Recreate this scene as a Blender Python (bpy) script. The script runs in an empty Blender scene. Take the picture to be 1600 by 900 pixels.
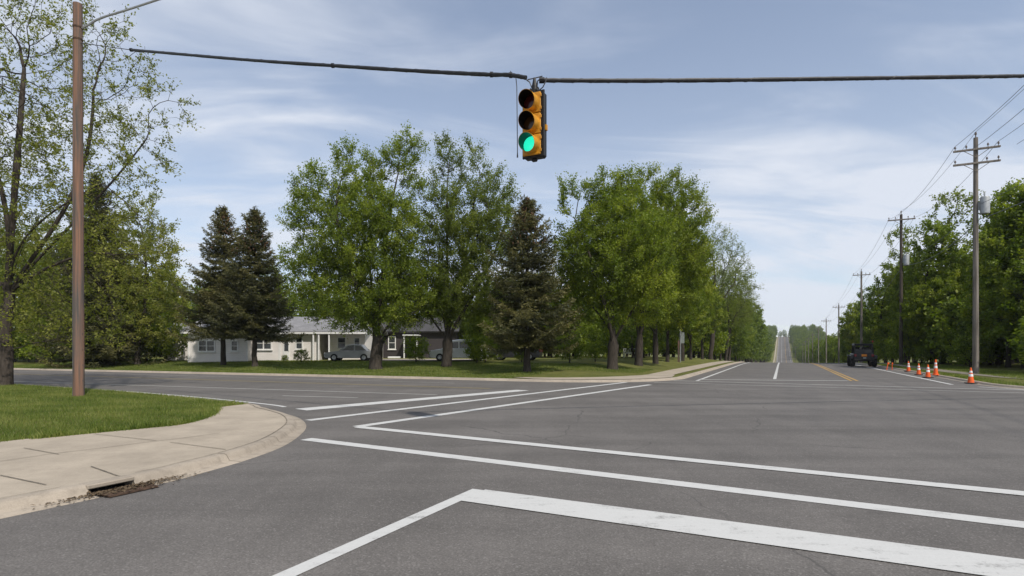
import bpy, math, random
import numpy as np
from mathutils import Vector, Matrix

C = bpy.context.scene
R = math.radians
rng = np.random.default_rng(11)
random.seed(11)

# ------------------------------------------------------------------ camera, sky, sun, exposure
EYE = 1.6            # eye height
FPX = 870.0          # focal length in pixels of a 1600 px wide frame
HOR = 546.0          # horizon row
cam = bpy.data.objects.new('camera', bpy.data.cameras.new('camera'))
C.collection.objects.link(cam)
cam.location = (0, 0, EYE)
cam.rotation_euler = (R(90), 0, 0)
cam.data.sensor_width = 36
cam.data.lens = 36 * FPX / 1600
cam.data.shift_y = (HOR - 450) / 1600
cam.data.clip_end = 6000
cam.data.clip_start = 0.1
C.camera = cam

SUN_EL, SUN_AZ = 50.0, 146.0      # azimuth clockwise from +Y: to the right of and behind the camera
EXPOSURE = -0.12
C.view_settings.view_transform = 'Standard'
C.view_settings.look = 'None'
C.view_settings.gamma = 1
C.view_settings.exposure = EXPOSURE
C.view_settings.use_curve_mapping = False

world = bpy.data.worlds.new('World')
C.world = world
world.use_nodes = True
wt = world.node_tree
wt.nodes.clear()


def wn(kind, **kw):
    n = wt.nodes.new(kind)
    for k, v in kw.items():
        setattr(n, k, v)
    return n


w_out = wn('ShaderNodeOutputWorld')
w_bg = wn('ShaderNodeBackground')
w_bg.inputs['Strength'].default_value = 0.145
w_sky = wn('ShaderNodeTexSky', sky_type='NISHITA', sun_disc=False)
w_sky.sun_elevation = R(SUN_EL)
w_sky.sun_rotation = R(SUN_AZ)
w_sky.air_density = 1.0
w_sky.dust_density = 0.05
w_sky.ozone_density = 2.2
w_tc = wn('ShaderNodeTexCoord')
w_sep = wn('ShaderNodeSeparateXYZ')
wt.links.new(w_tc.outputs['Generated'], w_sep.inputs[0])


def wmath(op, a, b=None):
    n = wn('ShaderNodeMath', operation=op)
    for i, v in enumerate((a, b)):
        if v is None:
            continue
        if isinstance(v, (int, float)):
            n.inputs[i].default_value = v
        else:
            wt.links.new(v, n.inputs[i])
    return n.outputs[0]


zz = wmath('ADD', wmath('MAXIMUM', w_sep.outputs['Z'], 0.0), 0.22)
cx = wmath('DIVIDE', w_sep.outputs['X'], zz)
cy = wmath('DIVIDE', w_sep.outputs['Y'], zz)
w_comb = wn('ShaderNodeCombineXYZ')
wt.links.new(cx, w_comb.inputs[0])
wt.links.new(cy, w_comb.inputs[1])


def cloud(scale, detail, rot, stretch, dist, off):
    mp = wn('ShaderNodeMapping')
    mp.inputs['Rotation'].default_value = (0, 0, R(rot))
    mp.inputs['Scale'].default_value = (1, stretch, 1)
    mp.inputs['Location'].default_value = off
    wt.links.new(w_comb.outputs[0], mp.inputs[0])
    n = wn('ShaderNodeTexNoise')
    n.inputs['Scale'].default_value = scale
    n.inputs['Detail'].default_value = detail
    n.inputs['Roughness'].default_value = 0.55
    n.inputs['Distortion'].default_value = dist
    wt.links.new(mp.outputs[0], n.inputs['Vector'])
    return n.outputs['Fac']


n1 = cloud(0.42, 6, 14, 1.3, 0.4, (3.1, 1.2, 0))
n2 = cloud(0.9, 7, -24, 3.0, 0.9, (7.3, 4.2, 0))
mix = wmath('ADD', wmath('MULTIPLY', n1, 0.54), wmath('MULTIPLY', n2, 0.46))
ramp = wn('ShaderNodeMapRange', interpolation_type='SMOOTHSTEP')
ramp.inputs['From Min'].default_value = 0.40
ramp.inputs['From Max'].default_value = 0.61
ramp.inputs['To Min'].default_value = 0.20
ramp.inputs['To Max'].default_value = 0.95
wt.links.new(mix, ramp.inputs['Value'])
w_mix = wn('ShaderNodeMixRGB')
w_mix.inputs['Color2'].default_value = (5.8, 6.15, 6.85, 1)
low = wn('ShaderNodeMapRange', interpolation_type='SMOOTHSTEP')      # thicker veil towards the horizon
low.inputs['From Min'].default_value = 0.0
low.inputs['From Max'].default_value = 0.60
low.inputs['To Min'].default_value = 0.34
low.inputs['To Max'].default_value = 0.0
wt.links.new(w_sep.outputs['Z'], low.inputs['Value'])
w_fac = wmath('MINIMUM', wmath('ADD', ramp.outputs[0], low.outputs[0]), 0.93)
wt.links.new(w_fac, w_mix.inputs['Fac'])
wt.links.new(w_sky.outputs[0], w_mix.inputs['Color1'])
wt.links.new(w_mix.outputs[0], w_bg.inputs['Color'])
wt.links.new(w_bg.outputs[0], w_out.inputs['Surface'])

sun = bpy.data.objects.new('sun', bpy.data.lights.new('sun', 'SUN'))
C.collection.objects.link(sun)
sun.data.energy = 4.3
sun.data.angle = R(1.2)
sun.data.color = (1.0, 0.93, 0.83)
_az, _el = R(SUN_AZ), R(SUN_EL)
sun_dir = Vector((math.sin(_az) * math.cos(_el), math.cos(_az) * math.cos(_el), math.sin(_el)))
sun.rotation_euler = sun_dir.to_track_quat('Z', 'Y').to_euler()
sun.location = sun_dir * 200

# ------------------------------------------------------------------ the lie of the land
# s runs along the main road, t to its right; the camera stands at s = t = 0
ANG = math.atan((1222 - 800) / FPX)
SX, SY = math.sin(ANG), math.cos(ANG)


def xy(s, t):
    return s * SX + t * SY, s * SY - t * SX


def st(x, y):
    return x * SX + y * SY, x * SY - y * SX


_ps = np.array([-400, 0, 60, 80, 110, 150, 200, 330, 430, 490, 540, 730, 920, 1050, 1400, 4000.])
_pz = np.array([0, 0, 0, -.12, -1.2, -2.6, -4.1, -7.2, -9.2, -10.0, -9.0, 5., 19., 22.5, 22, 20.])


def _pchip(x, y):
    h = np.diff(x)
    dl = np.diff(y) / h
    m = np.zeros_like(y)
    for i in range(1, len(x) - 1):
        if dl[i - 1] * dl[i] > 0:
            w1, w2 = 2 * h[i] + h[i - 1], h[i] + 2 * h[i - 1]
            m[i] = (w1 + w2) / (w1 / dl[i - 1] + w2 / dl[i])
    return h, m


_ph, _pm = _pchip(_ps, _pz)


def P(s):
    s = np.clip(np.asarray(s, float), _ps[0], _ps[-1])
    i = np.clip(np.searchsorted(_ps, s) - 1, 0, len(_ps) - 2)
    h = _ph[i]
    u = (s - _ps[i]) / h
    return ((2 * u**3 - 3 * u**2 + 1) * _pz[i] + (u**3 - 2 * u**2 + u) * h * _pm[i]
            + (-2 * u**3 + 3 * u**2) * _pz[i + 1] + (u**3 - u**2) * h * _pm[i + 1])


def sstep(x):
    x = np.clip(x, 0, 1)
    return x * x * (3 - 2 * x)


KERB = 0.10


def cross_kerb(t):                 # far kerb of the side road, back line
    return 25.75 + (np.asarray(t, float) + 10) * 0.0644


def HL(s, t):                      # lawn across the side road
    s = np.asarray(s, float)
    t = np.asarray(t, float)
    return P(s) + KERB + 0.05 * np.clip(s - cross_kerb(t) - 2, 0, 12) * sstep((-t - 5.6) / 8)


def HR(s, t):                      # verge and wood to the right of the main road
    s = np.asarray(s, float)
    t = np.asarray(t, float)
    return P(s) + KERB + 0.03 * np.clip(t - 12, 0, 25)


def at(px, py, z=0.0):
    d = FPX * (EYE - z) / (py - HOR)
    return (px - 800) / FPX * d, d


def on(px, py, H):
    z = 0.1
    for _ in range(30):
        x, y = at(px, py, z)
        s, t = st(x, y)
        z = 0.5 * z + 0.5 * float(H(s, t))
    return x, y, z


# ------------------------------------------------------------------ object helpers
def link(o):
    C.collection.objects.link(o)
    return o


def tag(o, label=None, cat=None, group=None, kind=None):
    if label:
        o['label'] = label
    if cat:
        o['category'] = cat
    if group:
        o['group'] = group
    if kind:
        o['kind'] = kind
    return o


def thing(name, label, cat, loc=(0, 0, 0), rz=0.0, group=None, scale=None):
    o = link(bpy.data.objects.new(name, None))
    o.empty_display_size = 0.2
    o.location = loc
    o.rotation_euler = (0, 0, rz)
    if scale is not None:
        o.scale = scale
    return tag(o, label, cat, group)


def copy_tree(o, parent=None):
    c = link(o.copy())
    if parent is not None:
        c.parent = parent
    for ch in list(o.children):
        copy_tree(ch, c)
    return c


class MB:
    def __init__(self):
        self.v, self.f, self.m = [], [], []

    def add(self, vs, fs, mi=0):
        b = len(self.v)
        self.v += [tuple(p) for p in vs]
        self.f += [tuple(b + i for i in f) for f in fs]
        self.m += [mi] * len(fs)
        return self

    def box(self, c, size, mi=0, M=None):
        x, y, z = [k / 2 for k in size]
        vs = [Vector((sx * x, sy * y, sz * z)) for sx in (-1, 1) for sy in (-1, 1) for sz in (-1, 1)]
        if M is not None:
            vs = [M @ p for p in vs]
        vs = [p + Vector(c) for p in vs]
        return self.add(vs, [(0, 1, 3, 2), (4, 6, 7, 5), (0, 4, 5, 1), (2, 3, 7, 6), (0, 2, 6, 4), (1, 5, 7, 3)], mi)

    def bbox(self, c, size, b, mi=0, M=None):
        """box with chamfered edges"""
        x, y, z = [k / 2 for k in size]
        b = min(b, x * .95, y * .95, z * .95)
        vs, idx = [], {}
        for sx in (-1, 1):
            for sy in (-1, 1):
                for sz in (-1, 1):
                    for a in range(3):
                        p = [sx * (x - b), sy * (y - b), sz * (z - b)]
                        p[a] = (sx, sy, sz)[a] * (x, y, z)[a]
                        idx[(sx, sy, sz, a)] = len(vs)
                        vs.append(Vector(p))
        fs = []
        S = (-1, 1)
        for a in range(3):
            o1, o2 = [k for k in range(3) if k != a]
            for sa in S:
                q = []
                for k1, k2 in ((-1, -1), (1, -1), (1, 1), (-1, 1)):
                    sg = [0, 0, 0]
                    sg[a], sg[o1], sg[o2] = sa, k1, k2
                    q.append(idx[(*sg, a)])
                fs.append(tuple(q))
            for k1 in S:
                for k2 in S:
                    q = []
                    for sa, ax in ((-1, o1), (1, o1), (1, o2), (-1, o2)):
                        sg = [0, 0, 0]
                        sg[a], sg[o1], sg[o2] = sa, k1, k2
                        q.append(idx[(*sg, ax)])
                    fs.append(tuple(q))
        for sx in S:
            for sy in S:
                for sz in S:
                    fs.append(tuple(idx[(sx, sy, sz, a)] for a in range(3)))
        if M is not None:
            vs = [M @ p for p in vs]
        # orient faces outward
        out = []
        for f in fs:
            c0 = sum((vs[i] for i in f), Vector()) / len(f)
            n = (vs[f[1]] - vs[f[0]]).cross(vs[f[2]] - vs[f[0]])
            out.append(f if n.dot(c0) > 0 else tuple(reversed(f)))
        vs = [p + Vector(c) for p in vs]
        return self.add(vs, out, mi)

    def path(self, pts, rad, n=8, mi=0, caps=True):
        pts = [Vector(p) for p in pts]
        if isinstance(rad, (int, float)):
            rad = [rad] * len(pts)
        vs, fs = [], []
        ref = None
        for i, p in enumerate(pts):
            d = (pts[min(i + 1, len(pts) - 1)] - pts[max(i - 1, 0)]).normalized()
            if ref is None:
                ref = d.orthogonal().normalized()
            ref = (ref - d * ref.dot(d))
            ref = ref.normalized() if ref.length > 1e-6 else d.orthogonal().normalized()
            q = d.cross(ref)
            for k in range(n):
                a = 2 * math.pi * k / n
                vs.append(p + (ref * math.cos(a) + q * math.sin(a)) * rad[i])
        for i in range(len(pts) - 1):
            for k in range(n):
                fs.append((i * n + k, i * n + (k + 1) % n, (i + 1) * n + (k + 1) % n, (i + 1) * n + k))
        if caps:
            fs.append(tuple(reversed(range(n))))
            fs.append(tuple((len(pts) - 1) * n + k for k in range(n)))
        return self.add(vs, fs, mi)

    def lathe(self, prof, n=20, c=(0, 0, 0), M=None, mi=0):
        """prof: (r, z) pairs round the z axis"""
        vs, fs = [], []
        for r, z in prof:
            for k in range(n):
                a = 2 * math.pi * k / n
                p = Vector((r * math.cos(a), r * math.sin(a), z))
                if M is not None:
                    p = M @ p
                vs.append(p + Vector(c))
        for i in range(len(prof) - 1):
            for k in range(n):
                fs.append((i * n + k, i * n + (k + 1) % n, (i + 1) * n + (k + 1) % n, (i + 1) * n + k))
        return self.add(vs, fs, mi)

    def prism(self, poly, y0, y1, mi=0, M=None, c=(0, 0, 0)):
        """polygon in x,z pushed along y"""
        n = len(poly)
        vs = [Vector((x, y0, z)) for x, z in poly] + [Vector((x, y1, z)) for x, z in poly]
        if M is not None:
            vs = [M @ p for p in vs]
        vs = [p + Vector(c) for p in vs]
        fs = [tuple(range(n)), tuple(reversed(range(n, 2 * n)))]
        fs += [(i, i + n, (i + 1) % n + n, (i + 1) % n) for i in range(n)]
        return self.add(vs, fs, mi)

    def build(self, name, mats, parent=None, smooth=False, fix=True):
        me = bpy.data.meshes.new(name)
        me.from_pydata(self.v, [], self.f)
        if not isinstance(mats, (list, tuple)):
            mats = [mats]
        for m in mats:
            me.materials.append(m)
        if len(mats) > 1:
            me.polygons.foreach_set('material_index', self.m)
        if fix:
            import bmesh
            bm = bmesh.new()
            bm.from_mesh(me)
            bmesh.ops.recalc_face_normals(bm, faces=bm.faces)
            bm.to_mesh(me)
            bm.free()
        if smooth:
            me.polygons.foreach_set('use_smooth', [True] * len(me.polygons))
            try:
                me.set_sharp_from_angle(angle=R(40))
            except Exception:
                pass
        me.update()
        o = link(bpy.data.objects.new(name, me))
        if parent is not None:
            o.parent = parent
        return o


def np_mesh(name, verts, faces, mats, attrs=None, mat_idx=None, smooth=False):
    """verts (n,3), faces (m,k) with k = 3 or 4"""
    me = bpy.data.meshes.new(name)
    n, (m, k) = len(verts), faces.shape
    me.vertices.add(n)
    me.vertices.foreach_set('co', np.ascontiguousarray(verts, np.float32).ravel())
    me.loops.add(m * k)
    me.loops.foreach_set('vertex_index', np.ascontiguousarray(faces, np.int32).ravel())
    me.polygons.add(m)
    me.polygons.foreach_set('loop_start', np.arange(0, m * k, k, dtype=np.int32))
    for mm in (mats if isinstance(mats, (list, tuple)) else [mats]):
        me.materials.append(mm)
    if mat_idx is not None:
        me.polygons.foreach_set('material_index', np.asarray(mat_idx, np.int32))
    if smooth:
        me.polygons.foreach_set('use_smooth', np.ones(m, bool))
    for an, av in (attrs or {}).items():
        a = me.attributes.new(an, 'FLOAT', 'POINT')
        a.data.foreach_set('value', np.asarray(av, np.float32))
    me.update(calc_edges=True)
    me.validate()
    return me


# ------------------------------------------------------------------ materials
class NT:
    def __init__(self, name):
        self.m = bpy.data.materials.new(name)
        self.m.use_nodes = True
        self.t = self.m.node_tree
        self.b = self.t.nodes['Principled BSDF']
        self.out = self.t.nodes['Material Output']

    def n(self, kind, **kw):
        x = self.t.nodes.new(kind)
        for k, v in kw.items():
            setattr(x, k, v)
        return x

    def l(self, a, b):
        self.t.links.new(a, b)

    def coord(self, scale=(1, 1, 1), rot=(0, 0, 0), kind='Object'):
        tc = self.n('ShaderNodeTexCoord')
        mp = self.n('ShaderNodeMapping')
        mp.inputs['Scale'].default_value = scale
        mp.inputs['Rotation'].default_value = rot
        self.l(tc.outputs[kind], mp.inputs[0])
        return mp.outputs[0]

    def noise(self, vec, scale, detail=3, rough=.55, dist=0):
        x = self.n('ShaderNodeTexNoise')
        x.inputs['Scale'].default_value = scale
        x.inputs['Detail'].default_value = detail
        x.inputs['Roughness'].default_value = rough
        x.inputs['Distortion'].default_value = dist
        self.l(vec, x.inputs['Vector'])
        return x.outputs['Fac']

    def rng(self, v, a, b, c, d):
        x = self.n('ShaderNodeMapRange')
        for k, q in zip(('From Min', 'From Max', 'To Min', 'To Max'), (a, b, c, d)):
            x.inputs[k].default_value = q
        self.l(v, x.inputs['Value'])
        return x.outputs[0]

    def math(self, op, a, b):
        x = self.n('ShaderNodeMath', operation=op)
        for i, v in enumerate((a, b)):
            if isinstance(v, (int, float)):
                x.inputs[i].default_value = v
            else:
                self.l(v, x.inputs[i])
        return x.outputs[0]

    def mix(self, fac, a, b, mode='MIX'):
        x = self.n('ShaderNodeMixRGB', blend_type=mode)
        for i, v in zip(('Fac', 'Color1', 'Color2'), (fac, a, b)):
            if isinstance(v, (int, float)):
                x.inputs[i].default_value = v
            elif isinstance(v, tuple):
                x.inputs[i].default_value = (*v, 1)
            else:
                self.l(v, x.inputs[i])
        return x.outputs[0]

    def scale_col(self, col, val):
        """multiply a colour by a scalar socket"""
        return self.mix(1.0, col, val, 'MULTIPLY')

    def base(self, c):
        if isinstance(c, tuple):
            self.b.inputs['Base Color'].default_value = (*c, 1)
        else:
            self.l(c, self.b.inputs['Base Color'])

    def bump(self, h, strength, dist=0.01):
        x = self.n('ShaderNodeBump')
        x.inputs['Strength'].default_value = strength
        x.inputs['Distance'].default_value = dist
        self.l(h, x.inputs['Height'])
        self.l(x.outputs[0], self.b.inputs['Normal'])

    def set(self, rough=None, metal=None, spec=None):
        if rough is not None:
            self.b.inputs['Roughness'].default_value = rough
        if metal is not None:
            self.b.inputs['Metallic'].default_value = metal
        if spec is not None:
            self.b.inputs['Specular IOR Level'].default_value = spec
        return self


def mat_plain(name, col, rough=.6, metal=0., var=.15, scale=6., spec=.4):
    k = NT(name)
    v = k.coord()
    n = k.noise(v, scale, 4)
    k.base(k.scale_col(col, k.rng(n, .3, .7, 1 - var, 1 + var)))
    k.set(rough, metal, spec)
    return k.m


ROT = (0, 0, ANG)         # turns world metres into (t, s)


def mat_asphalt():
    k = NT('asphalt')
    v = k.coord(rot=ROT)
    fine = k.noise(v, 55, 3, .7)
    mid = k.noise(v, 14, 3, .6)
    big = k.noise(v, .28, 4, .6)
    patch = k.noise(v, 1.3, 4, .6)
    va = k.coord(scale=(.10, .9, 1), rot=ROT)          # wear along the side road
    streak = k.noise(va, 1.0, 4, .6, .4)
    vb = k.coord(scale=(1.4, .07, 1), rot=ROT)        # wear along the main road
    streak2 = k.noise(vb, 1.0, 3, .6)
    f = k.rng(fine, .3, .7, .66, 1.34)
    f = k.math('MULTIPLY', f, k.rng(mid, .3, .7, .9, 1.1))
    f = k.math('MULTIPLY', f, k.rng(big, .3, .7, .86, 1.12))
    f = k.math('MULTIPLY', f, k.rng(patch, .3, .7, .94, 1.06))
    f = k.math('MULTIPLY', f, k.rng(streak, .3, .7, .80, 1.14))
    f = k.math('MULTIPLY', f, k.rng(streak2, .3, .7, .93, 1.07))
    vo = k.n('ShaderNodeTexVoronoi')                  # pale stone chips
    vo.inputs['Scale'].default_value = 75
    k.l(v, vo.inputs['Vector'])
    sepc = k.n('ShaderNodeSeparateColor')
    k.l(vo.outputs['Color'], sepc.inputs[0])
    chip = k.math('GREATER_THAN', sepc.outputs[0], .94)
    col = k.scale_col((.122, .113, .105), f)
    col = k.mix(k.math('MULTIPLY', chip, .30), col, (.30, .285, .27))
    ov = k.n('ShaderNodeTexVoronoi')
    ov.inputs['Scale'].default_value = .9
    k.l(v, ov.inputs['Vector'])
    os_ = k.n('ShaderNodeSeparateColor')
    k.l(ov.outputs['Color'], os_.inputs[0])
    spot = k.math('MULTIPLY', k.rng(ov.outputs['Distance'], .02, .10, 1, 0), k.math('GREATER_THAN', os_.outputs[1], .62))
    spot = k.math('MULTIPLY', k.math('MAXIMUM', spot, 0.0), .38)
    col = k.mix(spot, col, (.06, .056, .054))
    # sealed cracks, few and thin
    vc = k.n('ShaderNodeTexVoronoi', feature='DISTANCE_TO_EDGE')
    vc.inputs['Scale'].default_value = .16
    wob = k.n('ShaderNodeMixRGB')
    nz = k.n('ShaderNodeTexNoise')
    nz.inputs['Scale'].default_value = 1.1
    nz.inputs['Detail'].default_value = 5
    k.l(v, nz.inputs['Vector'])
    wob.inputs['Fac'].default_value = .55
    k.l(v, wob.inputs['Color1'])
    wob.blend_type = 'ADD'
    k.l(nz.outputs['Color'], wob.inputs['Color2'])
    k.l(wob.outputs[0], vc.inputs['Vector'])
    crack = k.math('MULTIPLY', k.math('LESS_THAN', vc.outputs['Distance'], .0022), k.rng(big, .46, .56, 0, .6))
    col = k.mix(crack, col, (.05, .048, .046))
    k.base(col)
    k.set(.82, 0, .3)
    k.bump(fine, .5, .006)
    return k.m


def mat_paint(name, col, wear=.25):
    k = NT(name)
    v = k.coord(rot=ROT)
    a = k.noise(v, 45, 4, .7)
    b = k.noise(v, 3.5, 5, .65)
    vs_ = k.coord(scale=(.5, 6, 1), rot=ROT)
    c = k.noise(vs_, 2.0, 4, .6)
    w = k.math('ADD', k.math('MULTIPLY', a, .35), k.math('ADD', k.math('MULTIPLY', b, .35), k.math('MULTIPLY', c, .3)))
    fac = k.rng(w, .53, .66, 0, 1)
    fac = k.math('MULTIPLY', fac, wear * 3)
    tone = k.rng(a, .3, .7, .93, 1.05)
    cc = k.mix(fac, k.scale_col(col, tone), (.125, .12, .115))
    k.base(cc)
    k.set(.7, 0, .3)
    k.bump(a, .25, .004)
    return k.m


def mat_concrete(name, col, stain=.3):
    k = NT(name)
    v = k.coord()
    a = k.noise(v, 70, 3, .7)
    b = k.noise(v, 1.1, 5, .6)
    c = k.noise(v, 6, 5, .65)
    f = k.rng(a, .3, .7, .9, 1.1)
    f = k.math('MULTIPLY', f, k.rng(b, .3, .7, .80, 1.10))
    col1 = k.scale_col(col, f)
    sfac = k.math('MULTIPLY', k.rng(c, .5, .72, 0, 1), stain)
    col2 = k.mix(sfac, col1, tuple(q * .55 for q in col))
    k.base(col2)
    k.set(.9, 0, .25)
    k.bump(a, .35, .004)
    return k.m


def mat_lawn(name, c0=(.075, .092, .020), c1=(.180, .178, .055)):
    k = NT(name)
    v = k.coord()
    a = k.noise(v, .35, 5, .6)
    b = k.noise(v, 4, 5, .7)
    c = k.noise(v, 30, 3, .7)
    w = k.math('ADD', k.math('MULTIPLY', a, .4), k.math('ADD', k.math('MULTIPLY', b, .3), k.math('MULTIPLY', c, .3)))
    col = k.mix(k.rng(w, .38, .62, 0, 1), c0, c1)
    k.base(col)
    k.set(.95, 0, .1)
    h = k.math('ADD', b, c)
    k.bump(h, .9, .06)
    return k.m


def mat_leaf(name, dark, mid, light, trans=.35):
    k = NT(name)
    at_ = k.n('ShaderNodeAttribute', attribute_name='tint')
    oi = k.n('ShaderNodeObjectInfo')
    rv = k.rng(oi.outputs['Random'], 0, 1, -.10, .10)
    f = k.math('ADD', at_.outputs['Fac'], rv)
    r = k.n('ShaderNodeValToRGB')
    e = r.color_ramp.elements
    e[0].position, e[0].color = .05, (*dark, 1)
    e[1].position, e[1].color = .95, (*light, 1)
    m_ = r.color_ramp.elements.new(.5)
    m_.color = (*mid, 1)
    k.l(f, r.inputs[0])
    k.l(r.outputs[0], k.b.inputs['Base Color'])
    k.set(.55, 0, .35)
    tr = k.n('ShaderNodeBsdfTranslucent')
    tc = k.mix(1.0, r.outputs[0], (1.25, 1.35, .55), 'MULTIPLY')
    k.l(tc, tr.inputs['Color'])
    ms = k.n('ShaderNodeMixShader')
    ms.inputs[0].default_value = trans
    k.l(k.b.outputs[0], ms.inputs[1])
    k.l(tr.outputs[0], ms.inputs[2])
    k.l(ms.outputs[0], k.out.inputs['Surface'])
    return k.m


def mat_bark(name, col, sc=1.0):
    k = NT(name)
    v = k.coord(scale=(9 * sc, 9 * sc, 1.6 * sc))
    a = k.noise(v, 1.6, 5, .65, .4)
    b = k.noise(k.coord(), 1.0, 3)
    f = k.math('MULTIPLY', k.rng(a, .3, .7, .55, 1.45), k.rng(b, .3, .7, .85, 1.15))
    k.base(k.scale_col(col, f))
    k.set(.95, 0, .15)
    k.bump(a, .8, .03)
    return k.m


def mat_wood_pole(name, c0, c1):
    k = NT(name)
    v = k.coord(scale=(17, 17, .40))
    a = k.noise(v, 1.0, 6, .65, .3)
    b = k.noise(k.coord(scale=(1.5, 1.5, .3)), 1.6, 4)
    w = k.math('ADD', k.math('MULTIPLY', a, .55), k.math('MULTIPLY', b, .45))
    col = k.mix(k.rng(w, .42, .58, 0, 1), c0, c1)
    k.base(k.scale_col(col, k.rng(a, .3, .7, .7, 1.25)))
    k.set(.9, 0, .15)
    k.bump(a, .7, .012)
    return k.m


def mat_siding(name, col):
    k = NT(name)
    v = k.coord()
    sp = k.n('ShaderNodeSeparateXYZ')
    k.l(v, sp.inputs[0])
    fr = k.math('FRACT', k.math('MULTIPLY', sp.outputs['Z'], 6.2), 0)
    gap = k.math('LESS_THAN', fr, .10)
    n = k.noise(v, 1.2, 4)
    cc = k.scale_col(col, k.rng(n, .3, .7, .93, 1.05))
    k.base(k.mix(k.math('MULTIPLY', gap, .35), cc, tuple(q * .45 for q in col)))
    k.set(.6, 0, .3)
    k.bump(fr, .6, .02)
    return k.m


def mat_shingle(name, col):
    k = NT(name)
    v = k.coord()
    br = k.n('ShaderNodeTexBrick')
    br.inputs['Scale'].default_value = 4.0
    br.inputs['Color1'].default_value = (*[q * 1.12 for q in col], 1)
    br.inputs['Color2'].default_value = (*[q * .86 for q in col], 1)
    br.inputs['Mortar'].default_value = (*[q * .6 for q in col], 1)
    br.inputs['Mortar Size'].default_value = .012
    k.l(v, br.inputs['Vector'])
    n = k.noise(v, .8, 4)
    k.base(k.scale_col(br.outputs['Color'], k.rng(n, .3, .7, .85, 1.12)))
    k.set(.9, 0, .2)
    return k.m


def mat_glass_dark(name, col=(.02, .025, .028)):
    k = NT(name)
    n = k.noise(k.coord(), 1.5, 3)
    k.base(k.scale_col(col, k.rng(n, .3, .7, .6, 1.6)))
    k.set(.08, 0, .6)
    return k.m


def mat_emit(name, col, e, strength):
    k = NT(name)
    k.base(col)
    v = k.n('ShaderNodeTexVoronoi')
    v.inputs['Scale'].default_value = 60
    k.l(k.coord(), v.inputs['Vector'])
    k.l(k.scale_col(e, k.rng(v.outputs['Distance'], 0, .8, 1.08, .85)), k.b.inputs['Emission Color'])
    k.b.inputs['Emission Strength'].default_value = strength
    k.set(.3, 0, .5)
    return k.m


M = {}
M['asphalt'] = mat_asphalt()
M['white'] = mat_paint('white_road_paint', (.51, .51, .495), .26)
M['yellow'] = mat_paint('yellow_road_paint', (.40, .245, .06), .3)
M['worn_white'] = mat_paint('worn_white_road_paint', (.36, .352, .335), .34)
M['worn_yellow'] = mat_paint('worn_yellow_road_paint', (.27, .22, .12), .34)
M['concrete'] = mat_concrete('pale_concrete', (.375, .322, .255), .26)
M['kerb'] = mat_concrete('kerb_concrete', (.345, .297, .24), .55)
M['joint'] = mat_plain('joint_dirt', (.17, .145, .11), .95, 0, .4, 9)
M['lawn'] = mat_lawn('lawn_turf')
M['ground'] = mat_lawn('rough_ground', (.035, .05, .014), (.07, .085, .03))
M['grass'] = mat_leaf('grass_blade', (.060, .098, .014), (.130, .180, .028), (.285, .290, .09), .40)
M['maple'] = mat_leaf('maple_leaf', (.078, .118, .012), (.160, .215, .022), (.285, .325, .038), .50)
M['bright'] = mat_leaf('bright_leaf', (.090, .135, .015), (.180, .230, .024), (.310, .335, .040), .48)
M['olive'] = mat_leaf('olive_leaf', (.084, .115, .018), (.158, .200, .032), (.272, .300, .058), .50)
M['spring'] = mat_leaf('young_leaf', (.098, .118, .020), (.185, .205, .036), (.310, .308, .070), .48)
M['deep'] = mat_leaf('deep_green_leaf', (.058, .094, .012), (.122, .174, .020), (.240, .285, .034), .48)
M['needle'] = mat_leaf('spruce_needle', (.032, .038, .015), (.084, .086, .031), (.190, .172, .062), .2)
M['cone_brown'] = mat_plain('spruce_cones', (.10, .055, .028), .9)
M['bark'] = mat_bark('grey_bark', (.052, .044, .036))
M['pale_bark'] = mat_bark('pale_bark', (.15, .13, .11))
M['twig'] = mat_bark('twig_bark', (.060, .050, .042))
M['pole_red'] = mat_wood_pole('red_brown_pole_wood', (.110, .098, .090), (.215, .122, .084))
M['pole_grey'] = mat_wood_pole('grey_pole_wood', (.13, .115, .10), (.23, .205, .18))
M['pole_dark'] = mat_wood_pole('dark_pole_wood', (.05, .042, .036), (.10, .082, .068))
M['galv'] = mat_plain('galvanised_steel', (.42, .43, .44), .45, .7)
M['trans'] = mat_plain('transformer_grey', (.36, .38, .39), .5, .2)
M['ceramic'] = mat_plain('insulator_ceramic', (.12, .10, .09), .3)
M['cable'] = mat_plain('black_cable', (.018, .018, .020), .45, 0, .4, 25)
M['wire'] = mat_plain('wire_grey', (.09, .09, .095), .5, .3)
M['siding'] = mat_siding('white_siding', (.80, .765, .74))
M['trim'] = mat_plain('white_trim', (.76, .76, .75), .5, 0, .06)
M['shingle'] = mat_shingle('grey_shingle', (.235, .235, .245))
M['dark_shingle'] = mat_shingle('dark_shingle', (.07, .068, .07))
M['dark_wall'] = mat_siding('dark_siding', (.055, .048, .05))
M['glass'] = mat_glass_dark('window_glass')
M['signal_yellow'] = mat_plain('signal_yellow', (.55, .255, .016), .5, 0, .28, 9)
M['signal_black'] = mat_plain('signal_black', (.006, .006, .007), .5, 0, .3, 12)
M['lens_red'] = mat_plain('red_lens', (.055, .006, .006), .18)
M['lens_amber'] = mat_plain('amber_lens', (.050, .020, .004), .18)
M['lens_green'] = mat_emit('green_lens_lit', (.02, .5, .33), (.02, .90, .56), 1.15)
M['cone'] = mat_plain('cone_orange', (.80, .12, .020), .5, 0, .08)
M['cone_band'] = mat_plain('cone_band', (.78, .78, .78), .4, 0, .06)
M['rubber'] = mat_plain('black_rubber', (.016, .016, .016), .8, 0, .3)
M['jeep'] = mat_plain('black_paint', (.013, .014, .016), .35, 0, .2)
M['jeep_grey'] = mat_plain('dark_grey_paint', (.028, .029, .032), .45)
M['tail_red'] = mat_plain('red_lamp', (.20, .014, .02), .25)
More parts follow.
